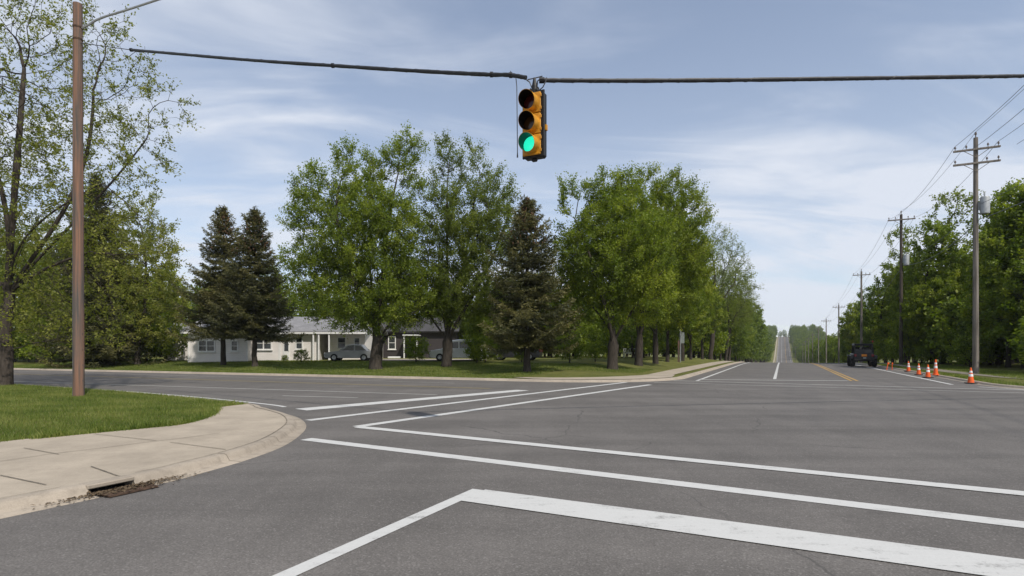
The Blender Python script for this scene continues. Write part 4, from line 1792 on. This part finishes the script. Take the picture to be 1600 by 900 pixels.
# local: face looks along -y
mb = MB()
mb.bbox((0, .09, sh / 2), (.395, .17, sh - .02), .03)
mb.bbox((.008, 0.0, sh / 2), (.43, .03, sh), .014)
mb.build('housing', M['signal_black'], sig)
sec = (sh - .07) / 3
zc = [sh - .035 - sec * (k + .5) for k in range(3)]
mb = MB()
mb.box((.21, .1, zc[1] - .05), (.03, .06, .10))
mb.build('side_bracket', M['signal_yellow'], sig)
Rx = Matrix.Rotation(R(90), 3, 'X')
tilt = Matrix.Rotation(R(4), 3, 'X')
names = [('lens_red', 'dark unlit red lamp'), ('lens_amber', 'dark unlit amber lamp'), ('lens_green', 'glowing green lamp')]
for zk, (lm, lb) in zip(zc, names):
    mb = MB()
    mb.bbox((-.012, -.033, zk), (.345, .036, sec - .012), .012)
    for hx in (.168,):
        for dz in (-.11, .11):
            mb.path([(hx, -.048, zk + dz - .025), (hx, -.048, zk + dz + .025)], .012, 6)
    mb.lathe([(.165, -.052), (.165, -.062), (.15, -.064)], 28, (-.012, 0, zk), Matrix.Rotation(R(90), 3, 'X') @ Matrix.Diagonal((1, 1, -1)))
    door = mb.build('door', M['signal_yellow'], sig)
    # lens: shallow dome
    prof = [(.148 * math.cos(a), .035 * math.sin(a)) for a in np.linspace(0, math.pi / 2, 7)]
    mb = MB().lathe(prof, 28, (-.012, -.056, zk), Matrix.Rotation(R(90), 3, 'X'))
    tag(mb.build('lens', M[lm], sig, True), lb)
    # tunnel visor, cut back underneath
    n = 28
    vs, fs, ms = [], [], []
    for r_, rows in ((.152, 0), (.147, 1)):
        for j in range(2):
            for k in range(n):
                a = 2 * math.pi * k / n
                depth = .0 if j == 0 else (.15 + .115 * (math.sin(a) * .5 + .5) ** .8)
                p = tilt @ Vector((r_ * math.cos(a), -depth, r_ * math.sin(a)))
                vs.append((p.x - .012, p.y - .052, p.z + zk))
    for k in range(n):
        k2 = (k + 1) % n
        fs.append((k, k2, n + k2, n + k))
        ms.append(0)
        fs.append((2 * n + k, 3 * n + k, 3 * n + k2, 2 * n + k2))
        ms.append(1)
        fs.append((n + k, n + k2, 3 * n + k2, 3 * n + k))
        ms.append(0)
    mb = MB()
    mb.v, mb.f, mb.m = vs, fs, ms
    mb.build('visor', [M['signal_yellow'], M['signal_black']], sig, True)
# hanger
mb = MB()
mb.bbox((0, .06, sh + .03), (.17, .10, .06), .02)
mb.path([(0, .06, sh), (0, .06, sh + .12), (0, .06, sh + .22), (0, .06, sh + .27)], [.06, .05, .03, .018], 10)
mb.bbox((-.07, .06, sh + .05), (.03, .06, .08), .01)
mb.bbox((.07, .06, sh + .05), (.03, .06, .08), .01)
mb.build('hanger', M['signal_black'], sig)
MB().bbox((0, .06, -.02), (.10, .08, .05), .015).build('bottom_cap', M['signal_black'], sig)
mb = MB()
mb.path([(-.16, .08, sh + .27), (-.10, .07, sh + .22), (-.05, .06, sh + .10)], .011, 6)
mb.path([(.14, .06, sh + .24), (.06, .06, sh + .20), (.05, .06, sh + .10)], .011, 6)
mb.path([(.24, .05, sh + .22), (.22, .04, sh + .14), (.17, .04, sh + .06), (.09, .05, sh + .02)], .010, 6)
mb.path([(-.14, .08, sh + .275), (0, .06, sh + .262), (.16, .04, sh + .255)], .010, 6)
mb.build('feed_wire', M['wire'], sig, True)


# ------------------------------------------------------------------ power poles and lines on the right
PT = 10.7
pole_s = [43.2, 67.0, 98.0, 135.0, 172.0, 208.0, 246.0, 284.0, 322.0, 360.0, 545.0, 590.0, 640.0, 700.0]
tops = []
pole_lab = ['nearest grey power pole with two crossarms and a transformer beside the cones', 'dark power pole with one crossarm standing in front of the wood',
            'third power pole rising out of the roadside trees', 'fourth power pole past the parked off-road vehicle']
for i, s in enumerate(pole_s):
    t = PT if s < 400 else 10.4
    x, y = xy(s, t)
    z = float(HR(s, t))
    h = 14.6 if i == 0 else (14.0 if i == 1 else 12.8)
    h = {0: 14.5, 1: 15.0, 2: 13.9}.get(i, 13.0)
    lab = pole_lab[i] if i < 4 else 'distant power pole in the line receding down the right of the road'
    o = thing('power_pole', lab, 'power pole', (x, y, z), -ANG, 'power poles along the right of the road')
    zs = np.linspace(-.3, h, 10)
    MB().path([(0, 0, q) for q in zs], [np.interp(q, [0, h], [.165, .115]) for q in zs], 12).build('shaft', M['pole_grey'] if i != 1 else M['pole_dark'], o, True)
    arms = [h - .75, h - 1.6] if i == 0 else [h - .55]
    aw = 2.3
    pts = []
    for ai, az in enumerate(arms):
        mb = MB()
        mb.bbox((0, -.17, az), (aw, .10, .12), .015)
        for sg in (-1, 1):
            mb.path([(sg * .62, -.17, az - .05), (0, -.16, az - .5)], .018, 5)
        arm = mb.build('crossarm', M['pole_grey'], o)
        mb = MB()
        for ox in (-1.05, -.5, .55, 1.05) if ai == 0 else (-1.05, 1.05, .5):
            mb.lathe([(.0, 0), (.02, 0), (.02, .10), (.06, .11), (.05, .18), (.03, .24), (0, .25)], 8, (ox, -.17, az + .06))
        mb.build('insulator', M['ceramic'], arm)
        for ox in (-1.05, 1.05):
            pts.append((ox, az + .28))
    mb = MB()
    mb.lathe([(0, h), (.03, h), (.03, h + .18), (.07, h + .2), (.05, h + .34), (0, h + .36)], 8)
    mb.build('top_pin', M['ceramic'], o)
    if i in (0, 1):
        mb = MB()
        zc_ = h - 4.2 if i == 0 else h - 4.6
        mb.lathe([(0, zc_ - .55), (.24, zc_ - .52), (.25, zc_ + .42), (.22, zc_ + .5), (0, zc_ + .54)], 16, (.42, -.10, 0))
        mb.lathe([(0, zc_ + .5), (.03, zc_ + .5), (.05, zc_ + .7), (0, zc_ + .85)], 8, (.40, -.10, 0))
        mb.box((.15, 0, zc_), (.2, .1, .5))
        mb.build('transformer', M['trans'], o, True)
    tops.append((s, t, z, h))
# a further support out of the picture carries the near spans
tops = [(8.0, 11.2, .1, 14.3)] + tops


def wire(name, lab, off, zrel, sag, r, n_spans):
    pts = []
    for (s0, t0, z0, h0), (s1, t1, z1, h1) in list(zip(tops[:-1], tops[1:]))[:n_spans]:
        for u in np.linspace(0, 1, 12, endpoint=False):
            s = s0 + (s1 - s0) * u
            t = t0 + (t1 - t0) * u + off
            z = z0 + h0 + (z1 + h1 - z0 - h0) * u + zrel - sag * 4 * u * (1 - u)
            pts.append((*xy(s, t), z))
    o = MB().path(pts, r, 4).build(name, M['wire'], None, False, False)
    return tag(o, lab, 'power line', 'wires strung along the power poles')


wire('power_line', 'power line on the road side end of the upper crossarm', -1.05, -.42, .75, .012, 9)
wire('power_line', 'power line on the wood side end of the upper crossarm', 1.05, -.42, .75, .012, 9)
wire('power_line', 'power line at the pole tops, highest of all the wires', 0.0, .36, .6, .010, 9)
wire('power_line', 'short power line on the lower crossarm of the nearest pole', 1.05, -1.25, .9, .012, 1)
wire('power_line', 'lower road side wire on the second crossarm of the nearest pole', -1.0, -1.3, .9, .012, 1)
wire('telephone_cable', 'lowest and thickest cable strung below the transformer', .22, -5.0, .8, .020, 9)
wire('telephone_cable', 'thin service cable just above the lowest one on the poles', .22, -4.1, .7, .012, 3)


# ------------------------------------------------------------------ traffic cones
def make_cone(h, slim, label, loc, first=None):
    o = thing('traffic_cone', label, 'traffic cone', loc, random.uniform(0, 3), 'orange cones along the kerb')
    r0 = h * (.185 if not slim else .14)
    prof = lambda z: r0 + (h * .035 - r0) * (z / h)
    if not slim:
        MB().bbox((0, 0, .02), (h * .52, h * .52, .04), .012).build('base', M['rubber'], o)
    else:
        MB().lathe([(0, 0), (r0 * 1.35, 0), (r0 * 1.3, .05), (r0, .06)], 18).build('base', M['cone'], o, True)
    zz_ = [.035, h * .45, h * .62, h * .72, h * .84, h]
    MB().lathe([(prof(q), q) for q in np.linspace(.035, h - .01, 8)] + [(h * .02, h), (0, h)], 20).build('body', M['cone'], o, True)
    for a, b in ((.44, .60), (.68, .80)):
        MB().lathe([(prof(h * a) + .004, h * a), (prof(h * b) + .004, h * b)], 20).build('reflective_band', M['cone_band'], o, True)
    return o


for px, py, h, slim, lb in [(1517, 599.5, .74, False, 'nearest orange traffic cone with two white bands at the kerb'),
                            (1450, 590.5, .74, False, 'orange traffic cone in the gutter just in front of the tall slim cone'),
                            (1435.5, 586, .72, False, 'orange traffic cone on the kerb line between two others'),
                            (1419.5, 581, .76, False, 'orange traffic cone farthest back of the banded cones'),
                            (1462, 586, .92, True, 'tall slim orange cone standing on the verge grass')]:
    x, y = at(px, py, 0.0)
    s, t = st(x, y)
    zz0 = 0.012
    if slim or t > trk - .03:
        x, y = at(px, py, KERB)
        s, t = st(x, y)
        zz0 = KERB
    make_cone(h, slim, lb, (x, y, zz0))
for px, lb in [(1385.5, 'leaning orange stake on the verge nearer the parked vehicle'), (1394, 'upright orange stake on the verge between vehicle and cones')]:
    x, y, z = on(px, 577, HR)
    o = thing('marker_stake', lb, 'marker stake', (x, y, z), .4, 'orange stakes on the verge')
    lean = .22 if px < 1390 else .0
    MB().path([(0, 0, -.05), (lean * .4, 0, .25), (lean * .7, 0, .52)], [.028, .028, .022], 8).build('stake', M['cone'], o)
    MB().bbox((lean * .7, -.03, .44), (.20 if lean else .10, .02, .10), .005).build('flag', M['cone'], o)

# ------------------------------------------------------------------ the parked off-road vehicle
x, y = at(1350, 573.2)
s, t = st(x, y)
jp = thing('off_road_car', 'black open sided off-road car seen from behind parked by the kerb', 'off-road car', (x, y, 0), -ANG)
# local: rear faces -y, front +y, x to the right; rear bumper near y = 0
mb = MB()
mb.bbox((0, 1.75, .93), (1.62, 3.3, .55), .06)
mb.bbox((0, 3.0, 1.12), (1.40, 1.1, .32), .08)
mb.bbox((0, .06, .98), (1.58, .14, .62), .03)
mb.build('body', M['jeep'], jp)
mb = MB()
for sx in (-1, 1):
    for yy in (.55, 2.95):
        mb.bbox((sx * .92, yy, 1.02), (.26, 1.05, .10), .04)
        mb.bbox((sx * .92, yy - .52, .88), (.26, .08, .30), .03)
mb.build('fender', M['jeep_grey'], jp)
for sx in (-1, 1):
    for yy in (.55, 2.95):
        Mw = Matrix.Rotation(R(90), 3, 'Y')
        tyre = MB().lathe([(.20, -.18), (.38, -.19), (.46, -.14), (.47, 0), (.46, .14), (.38, .19), (.20, .18)], 24, (sx * .86, yy, .47), Mw).build('tyre', M['rubber'], jp, True)
        MB().lathe([(0, -.02), (.12, -.03), (.21, -.11), (.22, -.14)] if sx < 0 else [(0, .02), (.12, .03), (.21, .11), (.22, .14)], 16, (sx * .86, yy, .445), Mw).build('rim', M['jeep_grey'], tyre, True)
mb = MB()
mb.bbox((0, -.08, .62), (1.66, .16, .18), .04)
mb.build('bumper', M['rubber'], jp)
mb = MB()
for sx in (-1, 1):
    mb.path([(sx * .74, .15, 1.2), (sx * .70, .18, 1.7), (sx * .68, .3, 2.02)], .055, 8)
    mb.path([(sx * .74, 1.35, 1.2), (sx * .68, 1.35, 2.04)], .055, 8)
    mb.path([(sx * .72, 2.55, 1.2), (sx * .68, 2.2, 2.0)], .05, 8)
    mb.path([(sx * .68, .3, 2.02), (sx * .68, 2.2, 2.02)], .05, 8)
mb.path([(-.70, .28, 2.03), (.70, .28, 2.03)], .055, 8)
mb.path([(-.70, 1.35, 2.03), (.70, 1.35, 2.03)], .05, 8)
mb.path([(-.70, 2.2, 2.02), (.70, 2.2, 2.02)], .05, 8)
mb.path([(0, .2, 1.25), (0, .25, 2.02)], .04, 8)
mb.build('roll_cage', M['jeep'], jp, True)
MB().bbox((0, 1.25, 2.10), (1.50, 2.15, .07), .03).build('roof', M['jeep'], jp)
mb = MB()
mb.bbox((0, .17, 1.42), (1.40, .03, .36), .01)
mb.build('rear_panel', M['jeep_grey'], jp)
for sx in (-1, 1):
    MB().bbox((sx * .40, 1.5, 1.45), (.45, .16, .72), .06).build('seat', M['rubber'], jp)
    MB().bbox((sx * .68, -.03, 1.05), (.20, .06, .22), .02).build('tail_lamp', M['tail_red'], jp)
    MB().bbox((sx * .95, 2.35, 1.45), (.18, .08, .16), .03).build('mirror', M['jeep'], jp)
MB().bbox((.02, -.035, 1.06), (.42, .03, .20), .008).build('orange_plate', M['plate_orange'], jp)
MB().bbox((.05, -.03, .82), (.24, .03, .12), .008).build('number_plate', M['sign_back'], jp)
mb = MB()
mb.path([(.66, .3, 2.08), (.66, .3, 2.42)], .012, 5)
mb.build('flag_staff', M['jeep'], jp)
mb = MB()
mb.add([(.66, .3, 2.42), (.66, .3, 2.26), (.76, .33, 2.25), (.74, .33, 2.38)], [(0, 1, 2, 3)])
fl = mb.build('pennant', M['tail_red'], jp)
sm = fl.modifiers.new('thick', 'SOLIDIFY')
sm.thickness = .01
MB().bbox((0, 2.4, 1.55), (1.36, .03, .55), .01).build('windscreen', M['glass'], jp)


# ------------------------------------------------------------------ house
def window(parent, x0, x1, z0, z1, y, mull=1, name='window'):
    """window in a wall whose face is at local y, looking along -y"""
    w, h = x1 - x0, z1 - z0
    cxw, cz = (x0 + x1) / 2, (z0 + z1) / 2
    fr_ = MB()
    b = .085
    fr_.box((x0 + b / 2, y - .035, cz), (b, .07, h))
    fr_.box((x1 - b / 2, y - .035, cz), (b, .07, h))
    fr_.box((cxw, y - .034, z1 - b / 2), (w - 2 * b, .068, b))
    fr_.box((cxw, y - .034, z0 + b / 2), (w - 2 * b, .068, b))
    for k in range(1, mull):
        fr_.box((x0 + w * k / mull, y - .033, cz), (.10, .066, h - 2 * b))
    fr_.box((cxw, y - .030, cz), (w - 2 * b, .05, .045))
    o = fr_.build(name, M['trim'], parent)
    MB().box((cxw, y - .012, cz), (w - 2 * b, .02, h - 2 * b)).build('pane', M['glass'], o)
    MB().box((cxw, y - .06, z0 - .035), (w + .14, .12, .06)).build('sill', M['trim'], o)
    return o


hx0, hy, hz = on(294, 566.6, HL)
house = thing('house', 'long white clapboard bungalow with grey shingle roof behind the two spruces', 'house', (hx0, hy, hz))
kpx = hy / FPX


def hxp(px, dy=0):
    return (px - 800) / FPX * (hy + dy) - hx0


def hzp(py, dy=0):
    return EYE + (HOR - py) / FPX * (hy + dy) - hz


EAVE = hzp(518)
xA, xB, xC, xD, xE = 0.0, hxp(387), hxp(437, .8), hxp(497, .8), hxp(513, 1.2)
xF = hxp(574, 2.2)
mb = MB()
mb.box(((xA + xB) / 2, 3.5, EAVE / 2 - .25), (xB - xA, 7, EAVE + .5))
mb.box(((xB + xC) / 2, 4.3, EAVE / 2 - .25), (xC - xB, 7, EAVE + .5))
mb.box(((xC + xD) / 2, 4.302, EAVE / 2 - .25), (xD - xC - .004, 7, EAVE + .5))
mb.box(((xE + xF) / 2, 5.0, EAVE / 2 - .25), (xF - xE, 7, EAVE + .5))
mb.box(((xD + xE) / 2, 6.0, EAVE / 2 - .25), (xE - xD - .004, 5, EAVE + .5))
mb.box((-2.2, 5.6, EAVE / 2 - .25), (4.38, 4, EAVE + .5))
mb.build('wall', M['siding'], house)
mb = MB()


def gable(x0, x1, y0, y1, z0, rise, over=.45, th=.14):
    ym = (y0 + y1) / 2
    for (ya, za), (yb, zb) in (((y0 - over, z0 - .12), (ym, z0 + rise)), ((y1 + over, z0 - .12), (ym, z0 + rise))):
        d = Vector((0, yb - ya, zb - za))
        n = Vector((0, -d.z, d.y)).normalized()
        if n.z < 0:
            n = -n
        vs = []
        for xx in (x0 - over, x1 + over):
            for q in (Vector((xx, ya, za)), Vector((xx, yb, zb))):
                vs += [q, q + n * th]
        mb.add(vs, [(0, 2, 3, 1), (4, 5, 7, 6), (0, 1, 5, 4), (2, 6, 7, 3), (1, 3, 7, 5), (0, 4, 6, 2)])


gable(xA, xB, 0, 7, EAVE, 1.35)
gable(xB + .46, xF, .8, 8.5, EAVE, 1.45)
gable(-4.4, -.5, 3.6, 7.6, EAVE - .02, .9, .3)
roof = mb.build('roof', M['shingle'], house)
mb = MB()     # gable ends and fascia
for xx, y0, y1, rise in ((xA + .02, 0, 7, 1.3), (xB - .02, 0, 7, 1.3), (xF - .02, 1.5, 8.5, 1.35)):
    mb.add([(xx, y0, EAVE), (xx, y1, EAVE), (xx, (y0 + y1) / 2, EAVE + rise - .05)], [(0, 1, 2)])
mb.build('gable_end', M['siding'], house, fix=False)
mb = MB()
mb.box(((xA + xB) / 2, -.47, EAVE - .12), (xB - xA + .9, .03, .17))
mb.box(((xB + xF) / 2 + .45, .32, EAVE - .12), (xF - xB - .05, .03, .17))
for xx, yy in ((xA + .04, -.012), (xB - .05, -.012), (xC - .05, .788), (xC + .06, .79), (xD - .05, .79), (xE + .06, 1.488)):
    mb.box((xx, yy, EAVE / 2 - .1), (.10, .05, EAVE - .1))
mb.build('trim_board', M['trim'], house)
window(house, hxp(310), hxp(336.5), hzp(549.5), hzp(531.5), 0, 2)
window(house, hxp(361), hxp(372.5), hzp(549), hzp(532), 0, 1)
window(house, hxp(399, .8), hxp(425, .8), hzp(546.5, .8), hzp(526, .8), .8, 2)
window(house, hxp(462, .8), hxp(473.5, .8), hzp(546, .8), hzp(525.5, .8), .8, 1)
window(house, hxp(527, 1.5), hxp(541, 1.5), hzp(545, 1.5), hzp(526.5, 1.5), 1.5, 1)
window(house, hxp(553, 1.5), hxp(563, 1.5), hzp(545, 1.5), hzp(527, 1.5), 1.5, 1)
dx0, dx1 = hxp(443, .8), hxp(452.5, .8)
door = MB().bbox(((dx0 + dx1) / 2, .78, 1.02), (dx1 - dx0, .05, 2.05), .01).build('door', M['trim'], house)
MB().box(((dx0 + dx1) / 2, .748, 1.45), ((dx1 - dx0) * .66, .012, .85)).build('pane', M['glass'], door)
MB().bbox((dx1 - .08, .73, 1.0), (.05, .05, .05), .015).build('handle', M['galv'], door)
mb = MB()
for xx in (hxp(487, 0), hxp(495.5, 0), hxp(513.5, .3)):
    mb.bbox((xx, .42, EAVE / 2 - .1), (.12, .12, EAVE - .1), .01)
mb.build('porch_post', M['trim'], house)
MB().bbox(((xC + xD) / 2 + .2, .3, .06), (xD - xC, 1.0, .22), .02).build('step', M['concrete'], house)

# dark neighbour house with white porch awning
x, y, z = (620 - 800) / FPX * 58, 58.0, .7
dh = thing('house', 'dark walled house with a white framed porch between the maple trunks', 'house', (x, y, z))
mb = MB()
mb.box((0, 4, 1.3), (12, 7, 3.0))
mb.build('wall', M['dark_wall'], dh)
mb = MB()
gable(-6, 6, .5, 7.5, 2.8, 1.5)
mb.build('roof', M['dark_shingle'], dh)
window(dh, -1.0, -.2, .9, 2.3, .5, 1)
window(dh, -4.4, -3.2, .9, 2.2, .5, 2)
mb = MB()
for xx in (1.0, 2.3):
    mb.bbox((xx, -1.2, 1.1), (.12, .12, 2.4), .01)
mb.bbox((1.65, -.45, 2.35), (1.6, 1.9, .10), .02)
mb.build('porch', M['trim'], dh)

# white garden bench glimpsed between the maple trunks
x, y = (986 - 800) / FPX * 62, 62.0
s, t = st(x, y)
gb = thing('garden_bench', 'white garden bench glimpsed between the maple trunks', 'bench', (x, y, float(HL(s, t))), .1)
MB().bbox((0, 0, .45), (1.7, .5, .06), .01).build('seat', M['white_ob'], gb)
mb = MB()
mb.bbox((0, .24, .98), (1.7, .05, .09), .01)
mb.bbox((0, .24, .56), (1.6, .04, .06), .01)
for k in range(9):
    mb.bbox((-.76 + k * .19, .24, .76), (.07, .03, .36), .005)
mb.build('backrest', M['white_ob'], gb)
for sx in (-1, 1):
    for yy in (-.2, .24):
        MB().bbox((sx * .80, yy, .21), (.08, .08, .43), .01).build('leg', M['white_ob'], gb)
    MB().bbox((sx * .80, .0, .68), (.07, .5, .05), .01).build('armrest', M['white_ob'], gb)


# ------------------------------------------------------------------ parked cars
def make_car(name, label, loc, rz, paint, L, Hc, kind):
    o = thing(name, label, 'minivan' if kind == 'van' else 'car', loc, rz)
    W_ = 1.8
    if kind == 'van':
        low = [(0, .35), (0, .70), (.10, .86), (1.05, 1.02), (L - .1, 1.05), (L, .95), (L, .40), (L - .1, .28), (.12, .28)]
        top = [(.95, 1.0), (1.85, Hc - .06), (2.3, Hc), (L - .5, Hc), (L - .18, Hc - .12), (L - .04, 1.03)]
        wins = [[(1.35, 1.06), (1.95, Hc - .18), (2.35, Hc - .16), (2.35, 1.06)], [(2.45, 1.06), (2.45, Hc - .16), (3.4, Hc - .16), (3.4, 1.06)], [(3.5, 1.06), (3.5, Hc - .16), (L - .5, Hc - .18), (L - .25, 1.06)]]
        wx = (.85, L - .85)
    else:
        low = [(0, .35), (0, .62), (.12, .74), (1.25, .90), (L - .9, .93), (L - .05, .86), (L, .45), (L - .1, .26), (.12, .26)]
        top = [(1.2, .88), (1.95, Hc - .04), (2.5, Hc), (3.1, Hc - .03), (L - .75, .92)]
        wins = [[(1.5, .92), (2.02, Hc - .12), (2.5, Hc - .09), (2.5, .92)], [(2.6, .92), (2.6, Hc - .09), (3.05, Hc - .12), (3.55, .92)]]
        wx = (.85, L - .85)
    mb = MB()
    for poly, inset in ((low, 0), (top, .10)):
        n = len(poly)
        vs = []
        for k, yy in enumerate((-W_ / 2 + inset, -W_ / 2 + inset + .12, W_ / 2 - inset - .12, W_ / 2 - inset)):
            sc_e = 1.0
            for (px, pz) in poly:
                zc_ = .62 if inset == 0 else 1.0
                f = .93 if k in (0, 3) else 1.0
                vs.append((px, yy, zc_ + (pz - zc_) * f))
        fs = [tuple(range(n)), tuple(reversed(range(3 * n, 4 * n)))]
        for b in range(3):
            fs += [(b * n + i, b * n + n + i, b * n + n + (i + 1) % n, b * n + (i + 1) % n) for i in range(n)]
        mb.add(vs, fs)
    body = mb.build('body', M[paint], o, True)
    for poly in wins:
        for sg in (-1, 1):
            yv = sg * (W_ / 2 - .10 + .004)
            MB().add([(px, yv, 1.0 + (pz - 1.0) * .96) for px, pz in poly], [tuple(range(len(poly)))]).build('window', M['glass'], o, fix=False)
    mb = MB()
    a, b = top[0], top[1]
    mb.add([(a[0] - .01 + .08, -.72, a[1] + .1), (a[0] - .01 + .08, .72, a[1] + .1), (b[0] - .03, .66, b[1] - .05), (b[0] - .03, -.66, b[1] - .05)], [(0, 1, 2, 3)])
    mb.build('windscreen', M['glass'], o, fix=False)
    for wxx in wx:
        for sg in (-1, 1):
            Mw = Matrix.Rotation(R(90), 3, 'X')
            ty = MB().lathe([(.17, -.10), (.29, -.11), (.325, -.06), (.33, 0), (.325, .06), (.29, .11), (.17, .10)], 20, (wxx, sg * (W_ / 2 - .09), .33), Mw).build('tyre', M['rubber'], o, True)
            MB().lathe([(0, sg * -.085), (.12, sg * -.095), (.19, sg * -.10), (.20, sg * -.09)], 14, (wxx, sg * (W_ / 2 - .09), .33), Mw).build('rim', M['galv'], ty, True)
    for sg in (-1, 1):
        MB().bbox((.04, sg * .66, .66), (.12, .32, .14), .03).build('headlight', M['cone_band'], o)
        MB().bbox((L - .03, sg * .74, .80), (.08, .18, .26), .02).build('tail_light', M['tail_red'], o)
        MB().bbox((1.5 if kind != 'van' else 1.35, sg * (W_ / 2 + .06), 1.02), (.10, .16, .12), .03).build('mirror', M[paint], o)
    MB().bbox((.02, 0, .42), (.14, 1.55, .20), .03).build('bumper', M['rubber'], o)
    return o


xv, yv, zv = on(672, 564.5, HL)
make_car('minivan', 'white minivan parked side on behind the second maple trunk', (xv, yv + .9, zv), R(-4), 'car_white', 4.7, 1.76, 'van')
xv, yv, zv = on(766, 563, HL)
make_car('parked_car', 'dark car parked behind the small bush beside the minivan', (xv, yv + .8, zv), R(-10), 'car_dark', 4.3, 1.45, 'car')
xv, yv, zv = on(517, 563.5, HL)
xv, yv = (517 - 800) / FPX * (hy - .2), hy - 1.6
zv = float(HL(*st(xv, yv)))
make_car('parked_car', 'grey car parked against the white house behind the forked maple trunk', (xv, yv + .3, zv), R(3), 'car_grey', 4.2, 1.45, 'car')
# driveway in front of the cars
dv = [on(px, py, HL) for px, py in [(560, 563.6), (760, 563.6), (760, 561.2), (560, 561.2)]]
dq = MB()
dq.add([(a, b, c + .03) for a, b, c in dv], [(0, 1, 2, 3)])
struct('driveway', dq, M['concrete'])
x, y, z = on(616, 561, HL)
o = thing('white_board', 'flat white board lying at the edge of the driveway', 'board', (x, y, z + .05))
MB().bbox((0, 0, .10), (1.1, .6, .16), .02).build('panel', M['white_ob'], o)

# short post with a sign seen from the back
x, y, z = on(1062, 566, HL)
o = thing('sign_post', 'short weathered post with a grey sign back beside the main road sidewalk', 'sign', (x, y, z), -ANG)
k_ = y / FPX
MB().bbox((-.10, 0, 17 * k_), (.16, .16, 34 * k_), .01).build('post', M['pole_red'], o)
MB().path([(.08, 0, -.1), (.08, 0, 50 * k_)], .05, 8).build('pipe', M['galv'], o, True)
MB().bbox((.18, .06, 38 * k_), (.50, .03, 17 * k_), .01).build('sign_panel', M['sign_back'], o)
MB().bbox((.05, .06, 49 * k_), (.16, .10, .2), .03).build('cap', M['trim'], o)

# tiny far vehicle on the hill road
for s, t in ((560, 4.8),):
    pass

# ------------------------------------------------------------------ air
hz_ = MB().box((0, 650, 20), (1600, 1560, 130)).build('haze', mat_plain('x', (1, 1, 1)))
hm = bpy.data.materials.new('haze_air')
hm.use_nodes = True
hm.node_tree.nodes.clear()
ho = hm.node_tree.nodes.new('ShaderNodeOutputMaterial')
hv = hm.node_tree.nodes.new('ShaderNodeVolumePrincipled')
hv.inputs['Color'].default_value = (.86, .92, 1, 1)
hv.inputs['Density'].default_value = .00015
hm.node_tree.links.new(hv.outputs[0], ho.inputs['Volume'])
hz_.data.materials.clear()
hz_.data.materials.append(hm)
tag(hz_, 'thin pale haze in the air over the road', 'haze', None, 'stuff')
